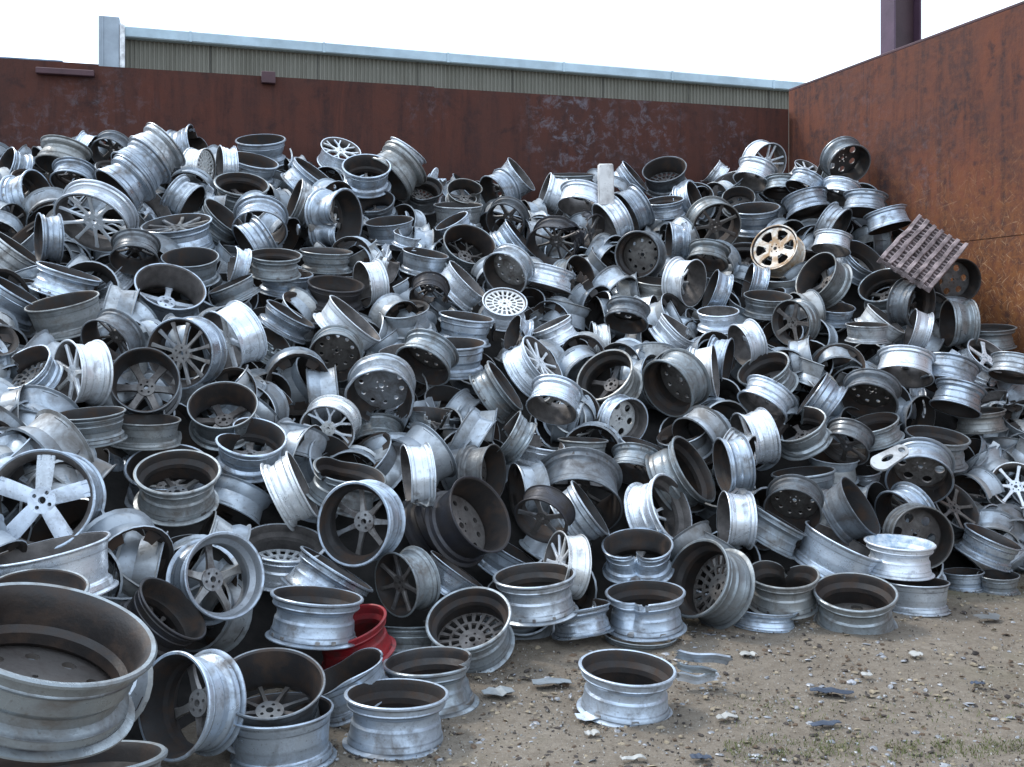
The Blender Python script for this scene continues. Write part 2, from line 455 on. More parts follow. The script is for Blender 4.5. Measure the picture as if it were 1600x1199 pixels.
for j in range(len(ys) - 1):
    for i in range(len(xs) - 1): bm.faces.new((grid[j][i], grid[j][i + 1], grid[j + 1][i + 1], grid[j + 1][i]))
tag(mesh_obj("ground", bm, ground_mat(), ang=3), kind='structure')

# ------------------------------------------------------------------ walls
CX, CY = 3.24, 12.0                                # inner corner of the two rusty walls
def wall_frame(ox, oy, dx, dy):
    L = hypot(dx, dy); dx, dy = dx / L, dy / L
    return Matrix(((dx, -dy, 0, ox), (dy, dx, 0, oy), (0, 0, 1, 0), (0, 0, 0, 1)))
def rust_mat(name, cols, scuffs, scr, streak, zsplit=None):
    k = N(name); v = k.coord(rand=False)
    big = k.noise(v, .9, 7, .66, .6); mid = k.noise(v, 3.2, 7, .7, .3); fine = k.noise(v, 13, 6, .72); grit = k.noise(v, 60, 4, .65)
    st = k.noise(k.coord((3.2, 3.2, .35), rand=False), 1.6, 6, .68, .6)
    c = k.mix(k.ramp(big, (.36, 0.0), (.64, 1.0)), cols[0], cols[1])
    c = k.mix(k.ramp(st, (.46, 0.0), (.64, streak)), c, cols[2])
    c = k.mix(k.ramp(mid, (.54, 0.0), (.66, streak)), c, cols[2])
    c = k.mix(k.ramp(fine, (.44, 0.0), (.62, .7)), c, cols[3])
    c = k.mix(k.ramp(grit, (.60, 0.0), (.72, .5)), c, tuple(x * .4 for x in cols[0]))
    if zsplit:                                         # the lower sheets have been scraped down to fresh orange rust
        sp_ = k.n('ShaderNodeSeparateXYZ'); k.l(v, sp_.inputs[0])
        ad = k.n('ShaderNodeMath', operation='MULTIPLY_ADD'); k.l(mid, ad.inputs[0]); ad.inputs[1].default_value = 1.6; k.l(sp_.outputs['Z'], ad.inputs[2])
        low = k.ramp(ad.outputs[0], (0, 1.0), (1, 0.0))
        mr = k.n('ShaderNodeMapRange'); k.l(ad.outputs[0], mr.inputs['Value']); mr.inputs['From Min'].default_value = zsplit - .4; mr.inputs['From Max'].default_value = zsplit + 1.0
        mr.inputs['To Min'].default_value = 1; mr.inputs['To Max'].default_value = 0
        c = k.mix(k.mix(1.0, mr.outputs['Result'], k.ramp(fine, (.40, .15), (.60, .85)), 'MULTIPLY'), c, cols[4])
        smask = mr.outputs['Result']
    sc = k.noise(v, 7.5, 9, .76, .4)
    for (x, z, rad, amt) in scuffs:                    # pale worn patches at their own places on the sheet
        vm = k.n('ShaderNodeVectorMath', operation='DISTANCE'); mp = k.n('ShaderNodeMapping'); k.l(v, mp.inputs['Vector']); mp.inputs['Scale'].default_value = (1, 0, .8)
        k.l(mp.outputs['Vector'], vm.inputs[0]); vm.inputs[1].default_value = (x, 0, z * .8)
        dr = k.n('ShaderNodeMapRange'); k.l(vm.outputs['Value'], dr.inputs['Value']); dr.inputs['From Min'].default_value = rad * .2; dr.inputs['From Max'].default_value = rad
        dr.inputs['To Min'].default_value = amt; dr.inputs['To Max'].default_value = 0
        c = k.mix(k.mix(1.0, k.ramp(sc, (.51, 0.0), (.64, .8)), dr.outputs['Result'], 'MULTIPLY'), c, (.15, .145, .17))
    if scr:
        for i, (rot, th) in enumerate(((35, .655), (-40, .66), (75, .665), (10, .67), (-65, .665))):
            m0 = k.n('ShaderNodeMapping'); k.l(v, m0.inputs['Vector']); m0.inputs['Rotation'].default_value = (0, radians(rot), 0); m0.inputs['Location'].default_value = (i * 3.7, 0, i * 1.9)
            mp = k.n('ShaderNodeMapping'); k.l(m0.outputs['Vector'], mp.inputs['Vector'])
            mp.inputs['Scale'].default_value = (3.0, 1, 34)
            q = k.noise(mp.outputs['Vector'], 1.7, 3, .7, .5)
            f = k.ramp(q, (th - .03, 0.0), (th, scr))
            if zsplit: f = k.mix(1.0, f, smask, 'MULTIPLY')
            c = k.mix(f, c, (.46, .30, .18))
    k.set(Base_Color=c, Roughness=k.ramp(big, (.3, .65), (.7, .9)), Specular_IOR_Level=.25)
    k.bump(k.mix(.5, fine, mid), .45, .02)
    return k.m
M_back = rust_mat("maroon rusted steel", ((.048, .018, .013), (.080, .027, .018), (.028, .013, .012), (.066, .023, .016)), ((2.7, 4.02, .62, 1), (1.7, 4.0, .5, .7), (.78, 3.95, .42, .7), (2.2, 4.1, 1.0, .35), (7.6, 3.75, .7, .5), (4.3, 4.2, .3, .35), (8.3, 3.7, .35, .4)), 0, .85)
M_side = rust_mat("orange rusted steel", ((.070, .029, .022), (.155, .052, .030), (.034, .020, .021), (.135, .047, .025), (.23, .092, .030)), ((1.2, 3.9, .8, .3), (2.2, 3.4, .6, .35)), .6, .95, 3.3)
M_steel = plain("dark primer steel", (.060, .024, .030), .6, .1, 3, .35)

# back wall: runs from the corner to the left and slightly nearer
Mb = wall_frame(CX, CY, -3.94, -1)                 # local x to the left, local y towards the camera
root = empty("steel_wall", (CX, CY, 0)); tag(root, "dark maroon rusted steel wall along the back of the heap", "wall", "rusty bay walls")
HB = CAM_Z + (HOR - 171) / F * CY
def part(name, bm, m, parent, M, **k):
    o = mesh_obj(name, bm, m, None, **k); o.parent = parent
    o.matrix_world = M
    return o
bpy.context.view_layer.update()
plates = [0, 4.2, 7.57, 15]
for i, (a, b) in enumerate(zip(plates, plates[1:])):
    bm = bmesh.new(); off = .003 * i
    box(bm, (a, -.12 - off, 0), (b, 0 - off, HB + (.0, .012, .03)[i]))
    part("wall_plate", bm, M_back, root, Mb)
bm = bmesh.new(); box(bm, (7.6, .004, HB - .11), (8.13, .07, HB - .05), bev=.006); part("ledge", bm, M_steel, root, Mb)
bm = bmesh.new(); box(bm, (5.86, -.02, HB - .07), (6.0, .06, HB + .05), bev=.006); part("bracket", bm, M_steel, root, Mb)
bm = bmesh.new(); box(bm, (7.9, -.14, HB + .032), (15, -.02, HB + .05), bev=.004)
part("top_rail", bm, plain("blue grey rail", (.12, .17, .24), .5, .3), root, Mb)
for x in (1.1, 2.35, 4.2, 5.9, 7.6, 9.05, 10.2):
    bm = bmesh.new(); box(bm, (x - .09, -.30, 0), (x + .09, -.135, HB - .05), bev=.006); part("rear_stiffener", bm, M_steel, root, Mb)

# right wall: from the corner towards the camera
Mr = wall_frame(CX + .03, CY + .10, .378, -1)        # local x towards the camera, local y to the right... outwards
HR = CAM_Z + (HOR - 140) / F * CY
root = empty("steel_wall", (CX, CY, 0)); tag(root, "orange brown scraped steel wall closing the right side of the bay", "wall", "rusty bay walls")
bpy.context.view_layer.update()
# upper sheets and lower sheets with a seam between them
zs = 1.69 + (530 - 368) / F * 9.0
for k_, (z0, z1, o_) in enumerate(((0, zs - .0015, .004), (zs + .0015, HR, 0))):
    for a, b in ((0, 9.5),):
        bm = bmesh.new(); box(bm, (a, .0, z0), (b, .12, z1), bev=.0025)
        part("wall_plate", bm, M_side, root, Mr @ Matrix.Translation((0, .0 + o_, 0)))
bm = bmesh.new(); box(bm, (0, -.0, HR + .001), (9.5, .125, HR + .03), bev=.005); part("top_edge", bm, M_steel, root, Mr)

# ------------------------------------------------------------------ steel column behind the right wall
cy = 11.15
col = empty("steel_column", P(1408, 530, cy) * Vector((1, 1, 0))) if False else empty("steel_column", ((1408 - 800) / F * cy, cy, 0))
tag(col, "dark purple brown steel column rising behind the orange wall against the sky", "column")
for nm, lo, hi in (("flange", (-.172, -.12, 0), (-.150, .13, 9)), ("flange", (.150, -.12, 0), (.172, .13, 9)), ("web", (-.150, -.01, 0), (.150, .01, 9))):
    bm = bmesh.new(); box(bm, lo, hi, bev=.004)
    o = mesh_obj(nm, bm, plain("column steel", (.045, .020, .026), .6, .1, 3, .3) if nm == "web" else plain("column flange steel", (.085, .045, .075), .55, .1, 3, .3))
    o.parent = col; o.rotation_euler = (0, 0, radians(15))

# ------------------------------------------------------------------ shed behind
def corr_mat():
    k = N("olive corrugated sheet"); v = k.coord(rand=False)
    a = k.noise(v, .35, 6, .6); b = k.noise(v, 7, 5, .7); st = k.noise(k.coord((3, 3, .2), rand=False), 1.2, 5, .6)
    c = k.mix(k.ramp(a, (.3, 0.0), (.7, 1.0)), (.125, .122, .098), (.175, .170, .142))
    c = k.mix(k.ramp(st, (.45, 0.0), (.7, .5)), c, (.085, .080, .060))
    c = k.mix(k.ramp(b, (.66, 0.0), (.72, .7)), c, (.30, .31, .29))
    k.set(Base_Color=c, Roughness=.75); return k.m
sx0, sy0, sx1, sy1 = -7.56, 20.0, 7.0, 24.4
Ms = wall_frame(sx0, sy0, sx1 - sx0, sy1 - sy0)
HS = CAM_Z + (HOR - 45) / F * 20
shed = empty("shed", (sx0, sy0, 0)); tag(shed, "long olive corrugated shed with pale blue eaves behind the maroon wall", "shed")
bpy.context.view_layer.update()
bm = bmesh.new()
L = 24.0; pitch = .085; n = int(L / pitch)
prev = None
for i in range(n * 4 + 1):
    x = i * pitch / 4; ph = i % 4
    y = (0, -.03, -.03, 0)[ph]
    vs = [bm.verts.new((x, y, z)) for z in (0, HS - .18)]
    if prev: bm.faces.new((prev[0], vs[0], vs[1], prev[1]))
    prev = vs
part("corrugated_wall", bm, corr_mat(), shed, Ms, ang=.2)
bm = bmesh.new(); box(bm, (.02, .05, 0), (L, 9, HS - .2)); part("building_core", bm, M_steel, shed, Ms)
M_eave = plain("pale blue eave sheet", (.36, .46, .52), .5, .2, 2, .25)
bm = bmesh.new(); box(bm, (0, -.20, HS - .21), (L, .04, HS), bev=.02)
for i in range(9): box(bm, (2.6 * i + 1.2, -.215, HS - .21), (2.6 * i + 1.25, -.198, HS - .002))
part("gutter", bm, M_eave, shed, Ms)
bm = bmesh.new(); box(bm, (-.1, .0, HS + .002), (L, 9.2, HS + .05)); part("roof", bm, M_eave, shed, Ms)
M_trim = plain("grey blue corner trim", (.28, .33, .38), .5, .2, 2, .3)
bm = bmesh.new(); box(bm, (-.46, -.28, 0), (-.08, .3, HS + .14), bev=.015); box(bm, (-.40, -.30, 0), (-.37, -.27, HS + .13)); part("corner_trim", bm, M_trim, shed, Ms)
bm = bmesh.new()
bmesh.ops.create_cone(bm, cap_ends=True, segments=14, radius1=.05, radius2=.05, depth=HS)
for v_ in bm.verts: v_.co += Vector((-.03, -.25, HS / 2))
part("downpipe", bm, plain("white pipe", (.72, .74, .76), .4), shed, Ms)
bm = bmesh.new()
for i in range(12): box(bm, (2.1 * i + 1.6, -.04, 0), (2.1 * i + 1.615, -.0305, HS - .2))
part("sheet_joints", bm, plain("dark joints", (.05, .048, .04), .8), shed, Ms)

# ------------------------------------------------------------------ core sheet coloured black for the shade in the gaps, and buried wheels (never countable)
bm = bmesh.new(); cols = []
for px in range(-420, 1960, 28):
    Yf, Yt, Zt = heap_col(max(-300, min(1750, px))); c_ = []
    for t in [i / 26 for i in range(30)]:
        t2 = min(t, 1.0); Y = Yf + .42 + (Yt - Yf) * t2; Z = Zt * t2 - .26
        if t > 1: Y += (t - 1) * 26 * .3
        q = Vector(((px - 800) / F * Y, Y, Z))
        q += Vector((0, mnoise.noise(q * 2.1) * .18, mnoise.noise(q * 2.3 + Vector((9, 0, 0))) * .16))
        # keep the core sheet inside the bay
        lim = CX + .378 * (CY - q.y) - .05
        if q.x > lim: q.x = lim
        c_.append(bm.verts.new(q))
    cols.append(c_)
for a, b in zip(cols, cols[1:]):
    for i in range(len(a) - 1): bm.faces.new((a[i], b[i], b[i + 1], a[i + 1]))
tag(mesh_obj("heap_shade_core", bm, plain("black gap shade", (.020, .018, .017), .9, .2, 9, .7), ang=3), "black core sheet standing in for the shade between the piled wheels", "shade sheet", kind='stuff')

def add_ring(bm, M, seg=26, torn=0):
    prof = [(.474, 0), (.5, -.012), (.462, -.035), (.455, -.12), (.408, -.2), (.44, -.35), (.456, -.43), (.5, -.448), (.49, -.461), (.45, -.44), (.39, -.30), (.42, -.13)]
    n = len(prof); rows = []
    for j in range(seg):
        a = 2 * pi * j / seg; rows.append([bm.verts.new(M @ Vector((r * cos(a), r * sin(a), z))) for r, z in prof])
    for j in range(seg - torn):
        for i in range(n):
            f = bm.faces.new((rows[j][i], rows[j][(i + 1) % n], rows[(j + 1) % seg][(i + 1) % n], rows[(j + 1) % seg][i]))
            f.material_index = 1 if i >= 8 else 0
    c = []
    for r in (.46, .30):
        c.append([bm.verts.new(M @ Vector((r * cos(2 * pi * j / seg), r * sin(2 * pi * j / seg), -.40))) for j in range(seg)])
    for j in range(seg - torn):
        if j % 5 < 3: continue
        f = bm.faces.new((c[0][j], c[0][(j + 1) % seg], c[1][(j + 1) % seg], c[1][j])); f.material_index = 1
def rand_rot(rng):
    z = Vector((rng.gauss(0, 1), rng.gauss(-.3, 1), rng.gauss(.3, 1))).normalized()
    return z.to_track_quat('Z', 'Y').to_matrix().to_4x4()

# ------------------------------------------------------------------ the wheels: centre of the nearer flange (photo px), its diameter px, roundness, direction the barrel runs, face/back, look
# options: v variant, sp spokes, s spin, p profile, V standing flat on the ground, dz depth shift, L label, lm landmark phrase, wz barrel depth
WH = [
(6,262,70,.30,20,'B','s',{}),(95,262,78,.4,285,'B','d',{}),(113,288,68,.55,280,'B','s',{}),
(181,301,88,.30,318,'B','s',{'dz':-.85,'sp':'disc','L':'front wheel of a nested silver stack tipped towards the lower left','lm':'nested leaning stack'}),
(206,274,88,.3,318,'B','s',{'dz':-.78,'fix':1}),(232,248,84,.3,318,'B','s',{'dz':-.7,'fix':1}),
(171,243,60,.8,300,'B','k',{}),(142,236,50,.3,200,'B','w',{'v':'torn'}),(312,232,80,.35,160,'B','s',{'v':'dent','s':90}),
(323,262,60,.5,180,'F','w',{'sp':'lattice'}),(343,258,62,.2,0,'B','w',{}),(407,218,78,.2,85,'B','s',{}),(396,250,80,.25,100,'B','s',{}),
(378,287,84,.42,95,'B','d',{'p':1}),(406,361,85,.7,275,'B','s',{'sp':None}),(300,322,75,.3,210,'B','s',{}),
(144,350,122,.66,300,'F','w',{'sp':'10','dz':.35,'wz':.62,'L':'large bright ten-spoke wheel tilted back near the left top','lm':'tilted bright ten-spoke wheel'}),
(140,404,66,.65,100,'F','w',{'sp':'10'}),(60,372,80,.15,0,'B','s',{'dz':-.2}),(18,352,70,.7,190,'F','d',{'sp':'7'}),
(30,388,92,.15,125,'B','s',{}),(28,455,95,.15,122,'B','s',{}),(109,424,103,.12,105,'B','s',{'dz':-.1}),(160,428,74,.25,55,'B','w',{}),
(276,348,108,.27,80,'F','s',{'sp':'10','L':'flat lying wheel with its spoked face turned up to the sky','lm':'face-up flat wheel'}),
(297,401,88,.37,86,'B','d',{}),(210,408,75,.6,275,'B','k',{}),
(267,447,110,.62,105,'B','f',{'p':2,'sp':'5','L':'big deep silver wheel with black inside left of the centre','lm':'big black-mouthed wheel'}),
(385,388,80,.2,330,'B','s',{'dz':.1}),(362,412,60,.2,10,'B','w',{'v':'torn'}),(430,398,82,.3,92,'B','d',{'p':1}),(360,443,75,.1,65,'B','d',{}),
(447,425,85,.2,95,'B','s',{'dz':.1}),(405,450,60,.3,280,'B','d',{}),
(533,232,64,.52,105,'F','w',{'sp':'7y','L':'white lacy spoked wheel sticking up at the top of the heap','lm':'white lacy top wheel'}),
(493,270,82,.15,127,'B','s',{'p':1}),(573,259,77,.46,90,'B','s',{'p':0,'dz':-.2}),(573,297,76,.25,90,'B','s',{}),(527,274,50,.7,10,'B','k',{}),
(606,282,88,.35,315,'B','d',{}),(622,258,68,.2,305,'B','w',{'dz':.2}),(585,314,64,.5,80,'B','k',{'v':'torn','s':200}),
(541,343,97,.55,180,'B','s',{'v':'heart','s':200,'dz':-.15,'sp':'5','L':'round silver wheel with a torn barrel gaping to the right','lm':'gaping round wheel'}),
(608,345,77,.22,84,'B','s',{'p':2}),(727,298,58,.65,100,'B','d',{'v':'heart','s':-20}),(716,320,78,.12,90,'B','s',{}),
(664,294,62,.6,110,'B','k',{'v':'crush'}),(692,285,40,.3,200,'B','w',{'v':'half'}),
(735,381,86,.65,115,'B','d',{'p':2}),(788,429,78,.75,315,'B','s',{'sp':'disc'}),
(789,471,71,.62,97,'F','w',{'sp':'lattice','L':'small white pierced-disc wheel facing up near the middle top','lm':'white pierced-disc wheel'}),
(510,392,83,.12,92,'B','d',{}),(566,445,74,.4,350,'B','w',{'p':2}),(525,443,90,.3,95,'B','K',{}),(617,415,60,.3,200,'B','w',{'v':'half'}),
(665,395,74,.15,100,'B','s',{}),(650,440,62,.3,120,'B','s',{}),(732,437,86,.15,137,'B','w',{'p':2}),(669,466,60,.7,280,'B','K',{'v':'torn'}),
(556,497,106,.15,132,'B','w',{'p':2,'dz':-.1}),(605,485,66,.1,75,'B','s',{}),(658,508,66,.3,140,'B','s',{}),(729,494,88,.12,98,'B','s',{}),
(710,536,100,.2,90,'B','s',{'p':0,'dz':-.1}),(523,560,84,.92,285,'B','d',{'sp':'disc','p':2,'L':'brown mouthed wheel facing the camera with a small drilled hub','lm':'brown-mouthed wheel'}),
(660,573,94,.55,298,'B','d',{'sp':'disc'}),
(593,623,108,.84,278,'B','s',{'v':'torn','s':-80,'sp':'disc','p':3,'dz':-.15,'L':'torn wheel with black inside and bright arched top mid heap','lm':'black-mouthed torn wheel'}),
(692,604,70,.14,92,'B','d',{'v':'crush','wz':.3,'dz':-.1}),(698,626,72,.12,88,'B','k',{'v':'crush','wz':.32,'dz':-.12,'s':80}),(690,650,72,.12,94,'B','d',{'v':'crush','wz':.3,'dz':-.14,'s':30}),
(511,673,88,.86,300,'F','w',{'sp':'7y','dz':-.32,'L':'bright white wheel with branching spokes and a broken edge','lm':'white branching-spoke wheel'}),
(590,700,84,.5,270,'B','d',{}),(438,605,66,.15,25,'B','w',{'p':2}),(455,490,85,.15,120,'B','s',{}),(430,530,80,.2,125,'B','d',{'v':'crush'}),
(345,535,104,.5,335,'F','w',{'sp':'5','p':2,'L':'bright barrelled wheel with dark five-spoke face turned left','lm':'bright five-spoke barrel'}),
(280,553,113,.86,350,'F','s',{'sp':'12','dz':-.1,'L':'silver twelve-spoke wheel facing the camera on the left','lm':'twelve-spoke wheel'}),
(226,593,109,.93,80,'B','k',{'sp':'6','p':2,'dz':-.1,'L':'black round mouthed wheel facing the camera below the twelve-spoke wheel','lm':'black round-mouthed wheel'}),
(228,655,106,.2,92,'B','d',{'dz':.05}),(104,584,108,.42,0,'F','w',{'sp':'7','L':'wheel with dark seven-spoke face turned left and bright barrel','lm':'side-on seven-spoke wheel'}),
(36,572,92,.55,52,'B','s',{'v':'torn','s':150}),(21,505,66,.6,180,'B','k',{}),(18,532,60,.3,90,'B','w',{}),
(97,470,115,.15,75,'B','d',{'p':2,'dz':-.1}),(175,483,76,.35,15,'B','s',{}),(165,540,92,.6,320,'B','k',{}),
(348,632,108,.7,86,'B','d',{'sp':'6','p':2,'L':'wide wheel with rusty bottom spokes lying open towards the camera','lm':'wide rusty-bottomed wheel'}),
(393,682,110,.55,95,'B','s',{'v':'heart','s':150,'sp':'6','L':'heart-shaped dented silver wheel with its hub seen inside','lm':'heart-dented wheel'}),
(313,684,56,.6,100,'B','k',{'v':'crush'}),(458,657,78,.45,68,'B','s',{'v':'dent','s':120}),(240,680,56,.12,0,'B','s',{'v':'half'}),
(75,682,78,.15,30,'B','d',{}),(140,645,104,.22,85,'B','d',{}),(160,690,90,.2,90,'B','d',{}),(4,690,78,.3,200,'B','s',{}),
(63,782,162,.97,0,'F','f',{'sp':'5w','s':12,'p':2,'dz':-.1,'L':'large flat five-spoke wheel with four bolt holes at the left edge','lm':'flat five-spoke wheel'}),
(148,748,98,.28,20,'B','s',{'p':2,'fix':1,'dz':.05}),(207,853,112,.4,165,'B','d',{'p':1,'dz':-.2,'fix':1}),(208,783,58,.6,60,'B','k',{}),
(278,736,129,.55,92,'B','d',{'sp':'7','p':1,'dz':-.1,'L':'wide brown mouthed wheel standing open side up left of centre','lm':'wide brown-mouthed wheel'}),
(262,728,134,.5,90,'B','s',{'dz':.12}),(378,767,78,.6,30,'F','f',{'sp':'5'}),(318,815,60,.3,60,'B','w',{'v':'shard'}),(275,855,92,.6,20,'B','d',{}),
(365,825,84,.5,300,'F','d',{'sp':'10'}),
(353,899,138,.86,165,'B','i',{'sp':'5','p':1,'s':20,'dz':-.15,'L':'large clean silver wheel with silver inside and five spokes','lm':'clean silver five-spoke wheel'}),
(75,856,180,.15,80,'B','w',{'p':2}),(60,918,150,.4,92,'B','d',{}),
(85,985,320,.43,108,'B','d',{'p':0,'wz':.84,'sp':'disc','L':'giant brown inside wheel in the lower left corner','lm':'giant corner wheel'}),
(272,950,128,.45,138,'B','K',{'v':'oval','L':'black barrelled wheel with wavy lip behind the giant corner wheel','lm':'wavy black wheel'}),
(375,980,96,.1,140,'B','w',{'p':0,'dz':-.35,'fix':1}),
(270,1103,165,.66,0,'B','s',{'sp':'5','p':0,'L':'big wheel standing on edge with brown inside beside the giant wheel','lm':'big upright brown wheel'}),
(110,1187,290,.2,92,'B','d',{'L':'dim grey wheel cut off by the bottom left corner','lm':'dim corner wheel'}),
(423,1065,170,.62,92,'B','k',{'sp':'10','p':2,'pal2':1,'dz':-.22,'L':'black inside wheel with pale spokes stacked on another silver wheel','lm':'pale-spoked black wheel'}),
(437,1108,172,.3,92,'B','s',{'V':1,'L':'silver wheel underneath the black inside wheel at the bottom','lm':'silver base wheel'}),
(535,1050,125,.35,62,'B','s',{'v':'crush'}),
(620,1083,164,.3,90,'B','s',{'V':1,'p':1,'L':'silver wheel standing flat on the dirt nearest the camera','lm':'nearest flat silver wheel'}),
(672,1032,150,.3,90,'B','d',{'V':1,'p':1,'v':'dent','s':-10,'L':'dull wheel with dented lip behind the nearest flat silver wheel','lm':'dented-lip ground wheel'}),
(545,975,122,.4,72,'B','r',{'L':'red painted wheel, the only red one in the heap','lm':'red wheel','p':1}),
(496,930,145,.2,97,'B','s',{'p':1,'dz':-.15,'L':'silver wheel resting on the red wheel','lm':'wheel on the red one'}),
(527,888,134,.1,123,'B','s',{'p':1}),
(552,819,130,.9,348,'B','s',{'sp':'7','p':1,'dz':-.1,'pal3':1,'L':'front facing seven-spoke wheel with five bolt holes above the red wheel','lm':'front-facing seven-spoke wheel'}),
(548,738,118,.32,112,'B','d',{'v':'crush'}),(474,757,117,.1,155,'B','w',{'p':0,'fix':1}),
(618,914,103,.6,345,'F','d',{'sp':'7','p':1,'L':'dusty seven-spoke wheel turned left with scuffed barrel','lm':'dusty seven-spoke wheel'}),
(715,890,102,.1,125,'B','s',{}),(640,975,100,.1,92,'B','d',{'dz':.1}),
(732,965,134,.72,80,'B','d',{'sp':'lattice','p':1,'L':'tilted wheel on the dirt with many short spokes inside','lm':'many-spoked ground wheel'}),
(752,803,130,.6,150,'B','K',{'sp':'disc','p':2,'dz':-.15,'L':'big black wheel with wide black mouth facing right','lm':'big black wheel'}),
(700,815,126,.4,150,'B','K',{'dz':.1}),(634,745,102,.14,355,'B','w',{'p':2,'v':'torn','s':180}),(772,738,86,.5,180,'B','k',{'p':2}),
(745,730,70,.15,5,'B','w',{'p':2}),(628,775,66,.6,330,'F','s',{'sp':'6'}),
(835,898,131,.3,86,'B','s',{'p':1,'dz':-.1,'L':'silver wheel standing flat above the dirt right of the many-spoked wheel','lm':'flat silver wheel at the foot'}),
(868,880,102,.4,8,'F','w',{'sp':'10','p':2,'fix':1}),(905,945,98,.2,82,'B','s',{'v':'torn','s':90}),
(1008,925,126,.3,88,'B','s',{'v':'dent','s':-115,'p':1,'L':'silver wheel with folded lip at the foot of the heap','lm':'folded-lip wheel'}),
(1000,990,118,.25,90,'B','d',{'wz':.3,'V':1}),
(1088,903,132,.7,20,'B','d',{'sp':'lattice','p':1,'L':'large leaning wheel with many rusty spokes at the heap foot','lm':'large rusty-spoked wheel'}),
(996,850,112,.45,88,'B','s',{'v':'heart','s':-95}),(1050,793,112,.5,160,'B','w',{'p':1,'L':'bright wheel with brown mouth facing right above the folded-lip wheel','lm':'bright brown-mouthed wheel'}),
(923,793,102,.12,145,'B','s',{'p':0}),(903,795,140,.65,272,'B','k',{'dz':.15}),(845,815,90,.7,300,'F','K',{'sp':'5'}),
(1085,732,116,.35,150,'B','d',{'p':1}),(1128,728,92,.3,350,'B','s',{}),(1165,722,88,.2,200,'B','s',{}),
(1010,698,87,.2,110,'B','s',{}),(990,742,82,.4,280,'B','d',{}),(911,687,80,.12,92,'B','d',{}),(845,690,82,.3,100,'B','w',{'v':'torn','s':60}),
(1130,812,90,.25,0,'B','w',{'p':2,'L':'cream white barrel standing on edge right of the brown-mouthed wheel','lm':'cream white barrel'}),(800,860,90,.15,120,'B','s',{'dz':.05}),
(944,585,96,.75,55,'B','d',{'sp':'5','p':1,'L':'deep wheel with rusty hub pointing up left in the centre right','lm':'deep rusty-hub wheel'}),
(1042,608,100,.65,325,'B','d',{'sp':'disc','p':1}),(1044,660,66,.3,88,'B','s',{}),
(990,542,62,.7,10,'F','g',{'sp':'5'}),(1118,580,84,.12,175,'B','w',{'p':2}),(1138,565,75,.2,190,'B','s',{}),(924,535,66,.12,0,'B','w',{}),
(861,506,68,.15,65,'B','w',{'p':1}),(849,563,95,.35,143,'F','w',{'sp':'10','L':'bright barrel with white slotted spokes turned to the right','lm':'white-spoked barrel'}),
(790,602,95,.15,145,'B','d',{}),(862,642,84,.5,285,'B','w',{}),(895,665,66,.6,185,'B','w',{}),(982,660,78,.75,200,'B','w',{'p':0}),
(1136,647,66,.5,150,'F','w',{'sp':'10'}),(1192,575,86,.5,65,'B','d',{'p':1}),(1190,638,86,.4,300,'B','w',{'p':1}),
(1160,690,92,.4,345,'F','w',{'sp':'5'}),(1246,660,88,.6,70,'B','d',{'sp':'5','v':'torn','s':110}),(1268,615,82,.1,35,'B','s',{}),
(1301,564,66,.35,75,'B','d',{}),(1350,560,60,.2,90,'B','d',{}),(1413,590,87,.4,275,'B','w',{'p':2}),(1480,605,86,.35,282,'B','s',{'p':1}),(1492,640,78,.3,284,'B','s',{}),
(1405,628,66,.4,15,'B','w',{}),(1358,630,90,.65,280,'B','k',{'sp':'disc'}),(1364,660,82,.35,75,'B','d',{'p':1}),(1465,680,100,.25,97,'B','d',{'p':1}),
(1530,693,64,.25,0,'B','w',{'p':1}),(1589,758,78,.9,120,'F','w',{'sp':'7','L':'white seven-spoke wheel at the right edge','lm':'right-edge white wheel'}),
(1545,555,72,.5,130,'F','w',{'sp':'5','v':'crush'}),(1580,590,70,.3,280,'B','s',{}),(1550,615,46,.12,80,'B','w',{'v':'half'}),(1530,642,78,.15,85,'B','d',{}),
(1436,752,102,.75,275,'B','s',{'sp':'hole6','p':0,'L':'wheel with grey pierced disc and bright arched barrel low on the right','lm':'arched pierced-disc wheel'}),
(1340,735,72,.25,88,'B','w',{'v':'heart','s':-100}),(1255,737,102,.15,85,'B','d',{}),(1320,703,76,.6,290,'F','k',{'sp':'5'}),(1238,800,90,.75,280,'B','k',{}),
(1295,792,70,.2,180,'B','s',{}),(1345,790,100,.3,150,'B','k',{}),(1402,812,96,.6,325,'B','s',{'p':0}),
(1442,841,100,.9,200,'B','k',{'sp':'hole6','p':2}),
(1406,847,105,.2,92,'B','b',{'v':'oval','p':1,'dz':-.15,'L':'wheel with blue and white paint inside on the right','lm':'blue-painted wheel'}),
(1432,908,98,.16,90,'B','s',{'V':1}),(1336,924,128,.55,92,'B','d',{'V':1,'vt':.8,'sp':'hole6','p':1,'L':'weathered grey wheel standing on the dirt at the right foot','lm':'weathered standing wheel'}),
(1223,896,112,.4,90,'B','d',{'v':'heart','s':80,'p':1,'L':'heart-shaped crushed wheel left of the weathered standing wheel','lm':'heart-shaped crushed wheel'}),
(1195,950,100,.25,90,'B','s',{'V':1,'wz':.6}),(1318,844,126,.15,115,'B','w',{'p':2,'L':'large bright barrel tipped over above the weathered standing wheel','lm':'large tipped bright barrel'}),
(1219,812,92,.08,118,'B','d',{}),(1552,838,90,.15,112,'B','s',{}),(1503,850,54,.6,120,'B','k',{}),(1505,893,62,.2,90,'B','s',{'V':1}),(1560,898,62,.15,90,'B','d',{'V':1}),
(1495,790,86,.6,140,'F','k',{'sp':'7'}),(1502,750,60,.1,85,'B','d',{'v':'half'}),
(1202,256,65,.8,200,'F','w',{'sp':'5t','L':'shiny twin-spoke wheel leaning up near the wall corner','lm':'twin-spoke corner wheel'}),
(1175,285,62,.4,290,'B','w',{}),
